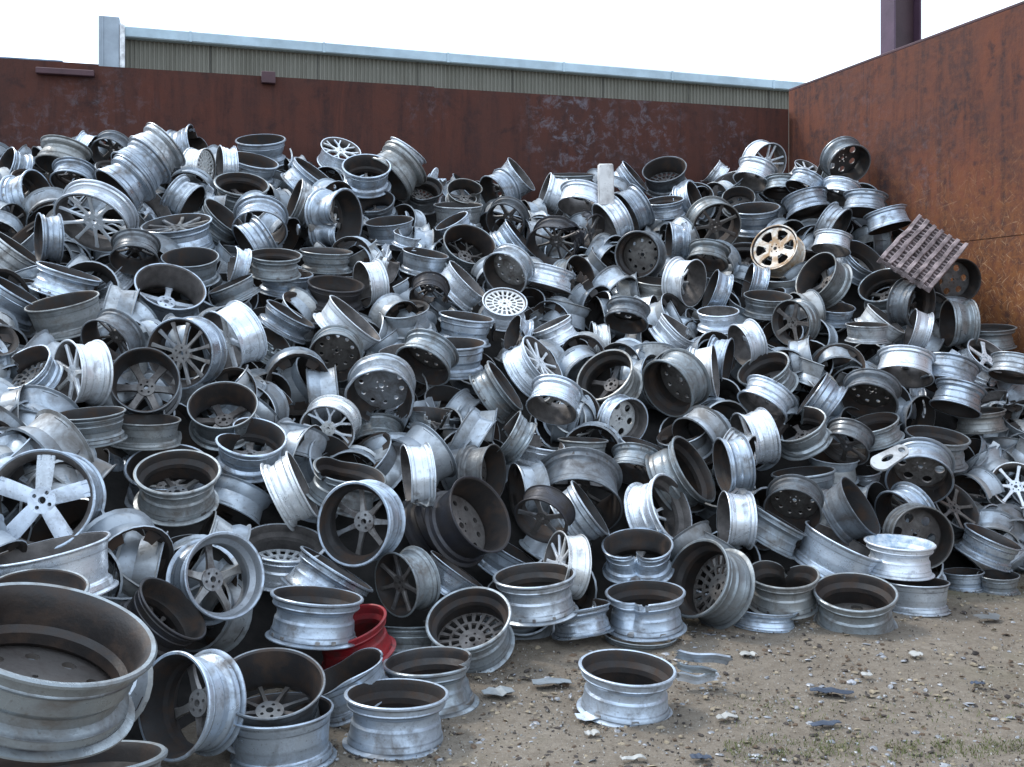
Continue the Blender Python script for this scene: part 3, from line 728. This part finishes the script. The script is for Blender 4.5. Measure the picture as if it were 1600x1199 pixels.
(1328,258,70,.8,225,'B','d',{'sp':'hole6','dz':-.1,'L':'dark wheel propped against the orange wall at the heap top','lm':'wheel propped on the wall'}),
(1255,300,62,.4,300,'B','s',{}),(1222,303,60,.35,275,'B','d',{}),(1262,262,44,.4,120,'F','w',{'sp':'7','v':'crush'}),(1310,310,60,.4,285,'B','w',{}),
(1350,333,68,.3,275,'B','s',{}),(1390,357,67,.15,255,'B','s',{'p':2}),(1265,335,74,.3,255,'B','s',{}),(1180,325,80,.2,90,'B','s',{}),
(1209,386,77,.82,50,'F','g',{'sp':'win6','dz':-.1,'L':'gold stained white six-spoke wheel facing the camera','lm':'gold-stained wheel'}),
(1312,357,68,.3,210,'B','s',{}),(1298,392,60,.35,280,'B','w',{}),(1274,430,82,.6,35,'B','d',{'p':2,'L':'wheel with dark mouth opening to the upper left under the gold-stained wheel','lm':'dark-mouthed tilted wheel'}),
(1379,445,77,.65,70,'B','d',{'sp':'5','p':0,'L':'black inside wheel with pale hub spokes below the slotted panel','lm':'pale-hub black wheel'}),
(1500,439,70,.9,190,'B','K',{'sp':'hole6','p':2,'dz':-.3,'L':'dark wheel leaning on the orange wall right of the slotted panel','lm':'dark wall-side wheel'}),
(1440,478,80,.5,190,'B','k',{}),(1422,513,64,.2,15,'B','w',{}),(1480,506,76,.3,0,'B','d',{}),(1545,512,80,.15,90,'B','d',{}),(1355,507,66,.1,92,'B','s',{}),
(1385,497,72,.12,130,'B','w',{'p':2}),(1305,480,62,.25,95,'B','s',{}),(1235,505,73,.8,350,'F','d',{'sp':'5'}),(1155,540,70,.45,340,'B','w',{'sp':'5'}),
(1200,462,76,.2,95,'B','d',{}),(1150,462,50,.3,0,'B','w',{}),(1300,530,56,.2,210,'B','s',{}),(1255,560,56,.3,160,'B','d',{}),
(815,272,64,.2,140,'B','w',{'p':2}),(893,273,73,.05,90,'B','d',{}),(905,325,70,.45,280,'B','w',{}),(850,298,60,.15,20,'B','w',{}),(993,275,62,.15,140,'B','s',{}),
(1038,264,70,.55,85,'B','k',{'L':'dark open wheel standing out against the maroon wall','lm':'dark open top wheel','p':2}),(1038,313,62,.2,85,'B','s',{}),
(1134,284,61,.4,65,'B','f',{}),(1110,265,44,.2,40,'B','w',{'v':'half'}),(1154,309,52,.7,90,'B','d',{}),(1120,356,81,.85,225,'F','d',{'sp':'7','p':0}),
(789,348,66,.85,300,'B','k',{'sp':'5'}),(815,372,78,.12,140,'B','s',{}),(945,350,72,.35,330,'B','w',{}),(978,334,74,.3,330,'B','s',{}),
(861,390,82,.8,300,'B','K',{'v':'torn','s':30}),(928,365,60,.5,200,'F','K',{'sp':'5','v':'torn'}),(995,398,75,.95,0,'B','k',{'sp':'disc','L':'round black wheel with a ringed hub facing the camera','lm':'ringed black wheel'}),
(1084,443,76,.5,190,'B','w',{'p':2}),(1045,377,60,.2,0,'B','s',{}),(1105,412,66,.4,280,'B','d',{}),(908,436,77,.6,165,'B','d',{'p':2}),(965,455,56,.3,200,'B','s',{}),
(960,487,56,.3,280,'B','s',{}),(1022,492,62,.3,180,'B','w',{}),(978,505,70,.5,280,'B','k',{}),(1062,512,72,.2,130,'B','w',{'v':'torn'}),(1122,486,66,.25,90,'B','w',{}),
(1110,452,66,.2,20,'B','s',{}),(1168,440,60,.2,15,'B','s',{}),(1162,397,76,.5,90,'B','k',{}),(695,620,70,.15,90,'B','d',{'v':'crush'}),(718,618,66,.2,80,'B','k',{}),
(705,345,60,.2,60,'B','s',{'dz':.1}),(640,365,50,.3,100,'B','w',{'v':'half'}),(672,640,70,.1,92,'B','d',{'v':'torn'}),(790,675,80,.2,35,'B','d',{'v':'torn'}),(770,640,62,.2,20,'B','w',{}),
(620,545,60,.2,80,'B','w',{'v':'torn'}),(800,520,60,.3,20,'B','s',{'v':'torn'}),(250,318,60,.2,140,'B','f',{'v':'half'}),(1280,270,50,.2,20,'B','d',{}),
]

# a few more wheels showing in the gaps of the catalogue
rng = random.Random(5)
pts = [(w_[0], w_[1], w_[2]) for w_ in WH]
tries = 0
while len(WH) < 296 and tries < 40000:
    tries += 1
    px = rng.uniform(10, 1580); py = rng.uniform(270, 960)
    Yf, Yt, Zt = heap_col(px); Y = surfY(px, py)
    if Y < Yf + .25 or Y > Yt - .4: continue
    a = F * .42 / Y
    if min(hypot(px - x, py - y) / (a + b_) for x, y, b_ in pts) < .34: continue
    q = (px, py, a, rng.choice((.15, .2, .3, .5)), rng.choice((20, 80, 95, 130, 160, 285, 330)), 'B', rng.choice('sswd'), {'dz': .06})
    WH.append(q); pts.append((px, py, a))

import numpy as np
STY = ['5', '7', '10', '5t', '7y', 'disc', 'hole6', '6', '12', 'lattice']
rng = random.Random(11)
built = []
for i, (px, py, a, r, phi, fb, pal, o) in enumerate(WH):
    wz = o.get('wz', 1.0 if ('V' in o or 'L' in o) else rng.uniform(.80, 1.06))
    prof = o.get('p', rng.randrange(5)); var = o.get('v', rng.choice(('clean', 'clean', 'oval')))
    spin = o.get('s', rng.uniform(0, 360)); style = o.get('sp', rng.choice(STY))
    if o.get('V'):
        k = (py - HOR) / F; Y = (CAM_Z + .018) / (k + W * wz * a / F)
    else:
        Y = surfY(px, py) + o.get('dz', 0)
    lo, hi = (.24 if var in ('half', 'shard', 'torn') else .35), .57
    if not o.get('V'):
        Y = min(max(Y, lo * F / a), hi * F / a)
    if 'v' not in o and not o.get('V'): r = max(.03, min(.97, r + rng.uniform(-.03, .03)))
    built.append(dict(px=px, py=py, a=a, r=r, phi=phi % 360, fb=fb, pal=pal, var=var, style=style, o=o, wz=wz, prof=prof, spin=spin, Y=Y, lo=lo, hi=hi, Y0=Y))
def frame(b):
    return wheel_matrix(b['px'], b['py'], b['Y'], b['r'], b['phi'], b['a'] * b['Y'] / F, b['spin'], b['fb'] == 'F', bool(b['o'].get('V')), b['wz'], b['o'].get('vt', .12))
# sample points of a wheel in its own frame: both flanges, barrel
SP = np.array([[R * cos(t), R * sin(t), z, 1] for R, z in ((.5, -.01), (.44, -.12), (.42, -.25), (.5, -W + .01), (.3, -W + .05), (.08, -W + .06)) for t in [2 * pi * j / 14 for j in range(14)]])
def to_np(M): return np.array([list(r_) for r_ in M])
def depth_in(Mi, pts):
    """how many of pts are inside the cylinder of wheel i"""
    q = pts @ np.linalg.inv(Mi).T
    return int(np.sum((np.hypot(q[:, 0], q[:, 1]) < .46) & (q[:, 2] < .0) & (q[:, 2] > -W)))
def keep_in_bay(b):
    for _ in range(30):
        M = to_np(frame(b)); p_ = SP @ M.T
        right = np.max(p_[:, 0] - (CX + .378 * (CY - p_[:, 1])))
        back = np.max((p_[:, 1] - CY) - (p_[:, 0] - CX) / 3.94)
        low = np.min(p_[:, 2])
        if right < -.03 and back < -.05: break
        b['Y'] -= .03
    b['M'] = to_np(frame(b)); b['pts'] = SP @ b['M'].T
for b in built: keep_in_bay(b)
for it in range(26):
    moved = 0
    cen = np.array([b['pts'][:, :3].mean(0) for b in built])
    for i, b in enumerate(built):
        d = np.linalg.norm(cen - cen[i], axis=1)
        for j in np.where((d < .62) & (d > 0))[0]:
            if j <= i: continue
            c = built[j]
            hit = depth_in(b['M'], c['pts']) + depth_in(c['M'], b['pts'])
            if hit < 3: continue
            near, far = (b, c) if b['Y'] + b['o'].get('dz', 0) < c['Y'] + c['o'].get('dz', 0) else (c, b)
            st = .012 + .0012 * min(hit, 30)
            for x, s_ in ((near, -st), (far, st)):
                if x['o'].get('V') or x['o'].get('fix') or 'L' in x['o']: continue
                ny = x['Y'] + s_
                if abs(ny - x['Y0']) > .36: continue
                x['Y'] = ny; moved += 1
            for x in (near, far): x['M'] = to_np(frame(x)); x['pts'] = SP @ x['M'].T
    for b in built:
        if not b['o'].get('V'): keep_in_bay(b)
    if not moved: break
for b in built:
    b['root'] = make_wheel(frame(b), b['prof'], b['var'], b['pal'], b['style'], "wheel_fragment" if b['var'] in ('half', 'shard') else "alloy_wheel")

# ---- wheels buried below, only where they do not stand inside a wheel in view
rng = random.Random(21); bm = bmesh.new(); cnt = tries = 0
allM = [b['M'] for b in built]; allC = np.array([b['pts'][:, :3].mean(0) for b in built])
while cnt < 1250 and tries < 28000:
    tries += 1
    px = rng.uniform(-380, 1780); Yf, Yt, Zt = heap_col(px)
    t = rng.uniform(.0, 1.0); Y = Yf + rng.uniform(.14, .46) + (Yt - Yf) * t; Z = Zt * t - .06
    x = (px - 800) / F * Y
    if px > 1500 and t > .9 or x > CX + .378 * (CY - Y) - .3 or Z < .15: continue
    if -50 < px < 520 and t < .12: continue
    Mx = Matrix.Translation((x, Y, Z)) @ rand_rot(rng) @ Matrix.Scale(rng.uniform(.36, .44), 4)
    pp = SP @ to_np(Mx).T; c0 = pp[:, :3].mean(0)
    near = np.where(np.linalg.norm(allC - c0, axis=1) < .55)[0]
    if any(depth_in(allM[j], pp) > 1 for j in near): continue
    add_ring(bm, Mx, torn=rng.choice((0, 0, 0, 0, 0, 3)))
    cnt += 1
for v in [v for v in bm.verts if not v.link_faces]: bm.verts.remove(v)
M_bur = alloy("buried alloy", (.50, .56, .62), .5, (.3, .6), amount=.6, vary=.6, island=True)
tag(mesh_obj("buried_wheels", bm, [M_bur, M_dust], ang=.5), "jumble of half buried wheels and rim scraps deep between the others", "scrap wheels", "buried scrap", kind='stuff')
rng = random.Random(77); bm = bmesh.new(); cnt2 = 0
while cnt2 < 45:
    px = rng.uniform(-200, 1590); Yf, Yt, Zt = heap_col(px)
    t = rng.uniform(.33, 1.0); Y = Yf + rng.uniform(.05, .3) + (Yt - Yf) * t; Z = Zt * t - .02
    x = (px - 800) / F * Y
    if px > 1500 and t > .9 or x > CX + .378 * (CY - Y) - .25 or Z < .1: continue
    R_, arc, hh = rng.uniform(.12, .21), rng.uniform(.4, 1.1), rng.uniform(.05, .10)
    if t < .25: arc *= .6
    Mx = Matrix.Translation((x, Y, Z)) @ rand_rot(rng); n_ = 7; mi = rng.choice((0, 0, 0, 1))
    rows = []
    for j in range(n_):
        a_ = arc * (j / (n_ - 1) - .5); e0, e1 = rng.uniform(.0, .15) * hh, hh * rng.uniform(.8, 1.1)
        rows.append([bm.verts.new(Mx @ Vector((R_ * cos(a_) * q - R_, R_ * sin(a_) * q, z_))) for q, z_ in ((1, e0), (1.0, e1), (1.0 + .012 / R_, e1), (1.0 + .012 / R_, e0))])
    pp = np.array([[*v.co, 1] for r_ in rows for v in r_]); c0 = pp[:, :3].mean(0)
    near = np.where(np.linalg.norm(allC - c0, axis=1) < .4)[0]
    if any(depth_in(allM[j], pp) > 3 for j in near):
        for r_ in rows:
            for v in r_: bm.verts.remove(v)
        continue
    for A, B in zip(rows, rows[1:]):
        for i in range(4):
            f = bm.faces.new((A[i], A[(i + 1) % 4], B[(i + 1) % 4], B[i])); f.material_index = mi
    for q_ in (rows[0][::-1], rows[-1]):
        f = bm.faces.new(q_); f.material_index = mi
    cnt2 += 1
tag(mesh_obj("scrap_shards", bm, [alloy("shard alloy", (.55, .61, .68), .5, (.3, .5), amount=.5, vary=.5, island=True), M_dust, M_facew], ang=.5), "small torn slivers of rim metal caught between the wheels", "scrap slivers", kind='stuff')
print("buried", cnt, "relax", it, moved)

# ---- labels: a look, and a place counted from a distinct wheel near by
LMK = [(b['px'], b['py'], b['o']['lm']) for b in built if 'lm' in b['o']] + [(1440, 392, 'slotted panel'), (946, 290, 'white upright plate')]
COLW = {'s': 'silver', 'd': 'dull grey', 'w': 'bright', 'k': 'dark grey', 'K': 'black', 'r': 'red', 'g': 'gold stained', 'i': 'silver', 'b': 'white', 'f': 'silver'}
SPW = {'5w': 'five-spoke', '5': 'five-spoke', '6': 'six-spoke', '7': 'seven-spoke', '10': 'ten-spoke', '12': 'twelve-spoke', '5t': 'twin-spoke', '7y': 'branching-spoke'}
VARW = {'dent': 'dented', 'heart': 'crumpled', 'crush': 'crushed', 'torn': 'torn', 'half': 'broken', 'shard': 'broken'}
ORD = ['', 'second ', 'third ', 'fourth ', 'fifth ', 'sixth ', 'seventh ', 'eighth ', 'ninth ', 'tenth ']
DIRS = ['right of', 'below right of', 'below', 'below left of', 'left of', 'above left of', 'above', 'above right of']
def look(b):
    c = COLW[b['pal']]; v = VARW.get(b['var'], '')
    if b['var'] in ('half', 'shard'): return f"{c} broken wheel piece"
    s = f"{v} {c}".strip()
    if b['fb'] == 'F': return f"{s} {SPW.get(b['style'], 'pierced-disc')} wheel"
    if b['r'] > .52: return f"{s} wheel with open mouth facing us"
    if 65 <= b['phi'] <= 115: return f"{s} wheel lying flat"
    if 240 <= b['phi'] <= 300: return f"{s} arched wheel barrel"
    return f"{s} wheel barrel tipped {'right' if b['phi'] < 90 or b['phi'] > 270 else 'left'}"
groups = {}
for b in built:
    if 'L' in b['o']: continue
    d, lx, ly, lm = min((hypot(b['px'] - x, b['py'] - y), x, y, n_) for x, y, n_ in LMK)
    k = DIRS[int(((math.degrees(atan2(b['py'] - ly, b['px'] - lx)) + 22.5) % 360) // 45)]
    groups.setdefault((k, lm), []).append((d, b))
for (k, lm), lst in groups.items():
    lst.sort(key=lambda t: t[0])
    for i, (d, b) in enumerate(lst):
        b['label'] = f"{look(b)}, {ORD[i]}{'nearest ' if i == 0 and len(lst) > 1 else ''}{k} the {lm}"
for b in built:
    lab = b['o'].get('L') or b['label']
    if len(lab.split()) > 16: lab = lab.replace(' with open mouth facing us', ' open towards us').replace('nearest ', '')
    if len(lab.split()) > 16: lab = lab.replace(' open towards us', '').replace('torn ', '')
    if len(lab.split()) > 16: print('LONG', lab)
    tag(b['root'], lab, "wheel piece" if b['var'] in ('half', 'shard') else "wheel", "scrap alloy wheels in the heap")

# ------------------------------------------------------------------ odd pieces on the heap
def quad_plate(name, c, Y, build, mats, dY=None):
    """a flat plate whose corners stand at four heap points (top left, top right, bottom right, bottom left)"""
    q = [P(x, y, yy) for (x, y), yy in zip(c, Y)]
    u = (q[1] - q[0] + q[2] - q[3]) / 2; v = (q[3] - q[0] + q[2] - q[1]) / 2
    lu = u.length; un = u.normalized(); n = -un.cross(v).normalized(); vn = n.cross(un); lv = abs(v.dot(vn))
    cen = sum(q, Vector()) / 4
    M = Matrix((un, vn, n)).transposed().to_4x4(); M.translation = cen
    return M, lu, lv
# slotted panel
M, lu, lv = quad_plate("panel", [(1437, 337), (1503, 389), (1455, 450), (1374, 412)], [9.2, 9.1, 8.55, 8.75], None, None)
panel = empty("slotted_panel", (0, 0, 0)); panel.matrix_world = M
tag(panel, "pale grey slotted panel with rows of holes leaning by the orange wall", "panel")
bpy.context.view_layer.update()
M_pan = plain("grey mauve panel", (.29, .235, .235), .75, .1, 9, .75, bump=.6)
bm = bmesh.new(); box(bm, (-lu / 2, -lv / 2, -.02), (lu / 2, lv / 2, -.012), mi=0); part("back_sheet", bm, plain("panel shade", (.13, .10, .10), .8), panel, M)
nr, nc = 6, 15
bm = bmesh.new()
for i in range(nr + 1):
    x = -lu / 2 + lu * i / nr; box(bm, (x - .018, -lv / 2, -.03), (x + .018, lv / 2, .035), bev=.004)
for i in range(nr):
    x0 = -lu / 2 + lu * i / nr + .016; x1 = -lu / 2 + lu * (i + 1) / nr - .016
    for j in range(nc + 1):
        y = -lv / 2 + lv * j / nc; box(bm, (x0, max(-lv / 2, y - .010), -.012), (x1, min(lv / 2, y + .010), .014))
bmesh.ops.subdivide_edges(bm, edges=[e for e in bm.edges if e.calc_length() > .15], cuts=6)
for v in bm.verts:
    q = v.co; bow = .05 * mnoise.noise(Vector((q.x * 3, q.y * 3, 1)))
    v.co = q + Vector((.010 * mnoise.noise(q * 14), .010 * mnoise.noise(q * 14 + Vector((7, 0, 0))), bow + .012 * mnoise.noise(q * 22)))
part("rib_grid", bm, M_pan, panel, M, smooth=False)
# white upright plate
M, lu, lv = quad_plate("plate", [(936, 257), (958, 256), (960, 322), (933, 322)], [9.75] * 4, None, None)
bm = bmesh.new(); box(bm, (-lu / 2, -lv / 2, -.03), (lu / 2, lv / 2, .03), bev=.012)
bmesh.ops.subdivide_edges(bm, edges=bm.edges, cuts=5)
for v in bm.verts: v.co.z += .02 * mnoise.noise(v.co * 9) ; v.co.x += .008 * mnoise.noise(v.co * 12 + Vector((5, 0, 0)))
o = mesh_obj("bent_plate", bm, alloy("chalky white metal", (.75, .74, .73), .15, (.5, .7), (.25, .23, .22), .5), None); o.matrix_world = M
tag(o, "white upright bent plate standing among wheels at the top of the heap", "plate")
# bracket with two holes
M, lu, lv = quad_plate("arm", [(1376, 716), (1408, 700), (1414, 709), (1382, 730)], [6.95, 7.0, 6.95, 6.9], None, None)
bm = bmesh.new()
pts_ = [(lu / 2 - .02 + .05 * cos(t), .05 * sin(t)) for t in [(-90 + 180 * i / 12) * pi / 180 for i in range(13)]] + [(-lu / 2 - .02 + .065 * cos(t), .065 * sin(t)) for t in [(90 + 180 * i / 12) * pi / 180 for i in range(13)]]
bmesh.ops.triangle_fill(bm, edges=loop(bm, pts_) + circle(bm, .024, lu / 2 - .015, 0, 14) + loop(bm, [(-.05 + .05 * cos(t), .022 * sin(t)) for t in [2 * pi * i / 16 for i in range(16)]]), use_beauty=True)
r_ = bmesh.ops.extrude_face_region(bm, geom=list(bm.faces))
for v in [g for g in r_['geom'] if isinstance(g, bmesh.types.BMVert)]: v.co.z += .02
bmesh.ops.recalc_face_normals(bm, faces=bm.faces)
o = mesh_obj("control_arm", bm, alloy("dirty white arm", (.55, .57, .58), .3, (.4, .6), (.12, .10, .09), .6)); o.matrix_world = M
tag(o, "white metal arm with two holes lying among the wheels low right", "arm")

# ------------------------------------------------------------------ litter on the dirt
def ground_at(px, py): 
    Y = CAM_Z / ((py - HOR) / F); return Vector(((px - 800) / F * Y, Y, 0))
def shard_mesh(rng, L, Wd, th=.006, curl=.3):
    bm = bmesh.new(); n = 7; rows = []
    for i in range(n):
        t = i / (n - 1); x = (t - .5) * L; h = Wd * (.35 + .65 * sin(pi * (.12 + .8 * t))) * rng.uniform(.7, 1.2)
        z = curl * L * .5 * sin(pi * t) + rng.uniform(0, .01); yo = rng.uniform(-.15, .15) * Wd
        rows.append([bm.verts.new((x, yo + s * h / 2, z + th * k + (.02 * Wd if s > 0 else 0))) for s, k in ((-1, 0), (1, 0), (1, 1), (-1, 1))])
    for a, b in zip(rows, rows[1:]):
        for i in range(4): bm.faces.new((a[i], a[(i + 1) % 4], b[(i + 1) % 4], b[i]))
    bm.faces.new(rows[0][::-1]); bm.faces.new(rows[-1])
    bmesh.ops.recalc_face_normals(bm, faces=bm.faces)
    return bm
M_white = plain("white scrap", (.40, .40, .38), .5, .2, 8, .3)
M_navy = plain("dark blue scrap", (.07, .09, .13), .4, .4, 8, .4)
SH = [(930, 1122, 62, 20, 10, M_bright, "bright shard poking from under the lone wheel"),
      (1170, 1026, 26, 12, 10, M_white, "white chip on the dirt above right of the lone wheel"),
      (1300, 1086, 66, 16, -12, M_navy, "dark blue flat strip lying on the open dirt"),
      (1136, 1125, 34, 14, 5, M_white, "white chip on the dirt below right of the lone wheel"),
      (862, 1070, 60, 18, 5, M_dull, "grey crumpled foil scrap left of the lone wheel"),
      (778, 1085, 50, 22, 20, M_dull, "grey scrap sliver right of the nearest flat silver wheel"),
      (1354, 1058, 18, 10, 0, M_white, "small white chip in the middle of the open dirt"),
      (1528, 1072, 22, 10, 0, M_navy, "small blue scrap near the right edge"),
      (1545, 968, 44, 16, 25, M_dull, "grey curled strip on the dirt near the right wall"),
      (1430, 1026, 20, 12, 10, M_white, "pale pebble like chip right of the strip"),
      (1095, 1188, 34, 14, 4, M_navy, "dark blue scrap at the bottom edge of the dirt"),
      (925, 1150, 24, 12, 12, M_white, "white chip under the bright shard"),
      (1290, 1136, 50, 10, 10, M_navy, "thin dark strip on the dirt near the bottom right"),
      (990, 1190, 40, 10, 8, M_white, "pale thin splinter at the bottom edge of the dirt")]
rng = random.Random(3)
for px, py, wpx, hpx, ang, m, lab in SH:
    p = ground_at(px, py); s = p.y / F
    bm = shard_mesh(rng, wpx * s, hpx * s * 1.5, .003, rng.uniform(.01, .07))
    o = mesh_obj("metal_shard", bm, m, None, ang=.4); o.location = p + Vector((0, 0, .008)); o.rotation_euler = (rng.uniform(-.1, .1), 0, radians(ang))
    tag(o, lab, "scrap", "scraps on the dirt")
# lone wheel on the open ground and the torn strip beside it
k = (1042 - HOR) / F; a = 150; Y = (CAM_Z + .005) / (k + W * a / F)
M = wheel_matrix(980, 1042, Y, .3, 90, a * Y / F, -25, False, True)
lone = make_wheel(M, 1, 'dent0' if False else 'oval', 's', '7')
tag(lone, "lone silver wheel lying flat on the open dirt in front of the heap", "wheel", "scrap alloy wheels in the heap")
p = ground_at(1092, 1078)
strip = empty("torn_rim_strip", p); tag(strip, "torn grey strip of wheel rim beside the lone wheel", "rim strip")
bpy.context.view_layer.update()
def rim_strip(z0, z1, L_, m, seed):
    rng = random.Random(seed); bm = bmesh.new(); rows = []; sec = [(.012, z1), (.0, z1 - .004), (.014, z1 - .018), (.017, (z0 + z1) / 2), (.026, z0 + .02), (.030, z0)]
    for i in range(12):
        t = i / 11; row = []
        for k_, (yy, zz) in enumerate(sec + [(y + .007, z) for y, z in sec[::-1]]):
            ex = rng.uniform(-.02, .02) if i in (0, 11) else 0
            row.append(bm.verts.new((t * L_ + ex, yy + .05 * t * t + .006 * sin(t * 9), zz - .035 * t * (1 if z1 > .1 else .3) + .006 * sin(t * 7 + seed))))
        rows.append(row)
    n_ = len(rows[0])
    for A, B in zip(rows, rows[1:]):
        for i in range(n_): bm.faces.new((A[i], A[(i + 1) % n_], B[(i + 1) % n_], B[i]))
    bm.faces.new(rows[0]); bm.faces.new(rows[-1][::-1])
    bmesh.ops.recalc_face_normals(bm, faces=bm.faces)
    return mesh_obj("torn_blade", bm, m, strip, ang=.4)
for z0, z1, L_, m, ang in ((.135, .185, .25, M_silver, -9), (.085, .125, .17, M_dull, -16), (.02, .07, .19, M_bright, -5)):
    o = rim_strip(z0, z1, L_, m, int(z0 * 1000)); o.location = (-.10, .02, 0); o.rotation_euler = (0, 0, radians(ang))

# gravel, leaf litter, slivers (nobody could count them)
def heap_foot_clear(x, y):
    px = 800 + x / y * F
    return True
def scatter(name, n, seed, sizes, flat, mats, label, cat, dens=None):
    rng = random.Random(seed); bm = bmesh.new()
    for i in range(n):
        while True:
            px = rng.uniform(430, 1640); py = rng.uniform(905, 1215) ; p = ground_at(px, py)
            if dens is None or rng.random() < dens(px, py): break
        s = rng.choice(sizes) * rng.uniform(.6, 1.4)
        a = rng.uniform(0, 6.28); M = Matrix.Translation(p + Vector((0, 0, s * flat * .3))) @ Matrix.Rotation(a, 4, 'Z') @ Matrix.Rotation(rng.gauss(0, .38), 4, 'X')
        nn = rng.choice((5, 6, 7)); mi = rng.randrange(len(mats))
        lo = [bm.verts.new(M @ Vector((s * rng.uniform(.6, 1.1) * cos(6.283 * j / nn), s * rng.uniform(.35, .8) * sin(6.283 * j / nn), -.004))) for j in range(nn)]
        hi = [bm.verts.new(M @ Vector((rng.uniform(.4, .75) * (M.inverted() @ v.co).x, rng.uniform(.4, .75) * (M.inverted() @ v.co).y, s * flat * rng.uniform(.5, 1.2)))) for v in lo]
        for j in range(nn):
            f = bm.faces.new((lo[j], lo[(j + 1) % nn], hi[(j + 1) % nn], hi[j])); f.material_index = mi
        f = bm.faces.new(hi); f.material_index = mi
    tag(mesh_obj(name, bm, mats, None, smooth=False), label, cat, kind='stuff')
g1 = [plain("pebble brown", (.13, .105, .08), .9, 0, 20), plain("pebble grey", (.27, .26, .24), .9, 0, 20), plain("pebble dark", (.05, .045, .04), .9, 0, 20), plain("pebble pale", (.42, .40, .37), .9, 0, 20)]
scatter("gravel", 5600, 1, (.003, .003, .004, .006), .4, g1, "fine gravel and grit strewn over the dirt", "gravel")
g2 = [plain("leaf brown", (.10, .065, .04), .8, 0, 20), plain("leaf dark", (.045, .035, .03), .8, 0, 20), plain("sliver grey", (.30, .31, .33), .5, .5, 20), plain("leaf tan", (.28, .23, .16), .8, 0, 20)]
scatter("leaf_litter", 2600, 2, (.007, .009, .012, .016, .022), .07, g2, "dead leaves and metal slivers scattered on the dirt", "litter",
        lambda x, y: .35 + .65 * (mnoise.noise(Vector((x * .012, y * .03, 0))) > 0))
# thin grass at the lower right
rng = random.Random(9); bm = bmesh.new()
for i in range(2000):
    while True:
        px = rng.uniform(1130, 1600); py = rng.uniform(1085, 1199)
        d = exp(-((py - 1170) / 16) ** 2) + .25 * exp(-((py - 1110) / 22) ** 2)
        if rng.random() < d and mnoise.noise(Vector((px * .02, py * .05, 4))) > -.12: break
    p = ground_at(px, py); h = rng.uniform(.006, .018); a = rng.uniform(0, 6.28); wd = .0022
    lean = Vector((rng.gauss(0, .5), rng.gauss(0, .5), 1)) * h
    u = Vector((cos(a), sin(a), 0)) * wd
    f = bm.faces.new((bm.verts.new(p - u), bm.verts.new(p + u), bm.verts.new(p + lean + u * .2), bm.verts.new(p + lean - u * .2)))
tag(mesh_obj("grass", bm, plain("thin grass", (.115, .13, .04), .7, 0, 3, .5), None, smooth=False), "thin yellow green grass sprouting from the dirt", "grass", kind='stuff')
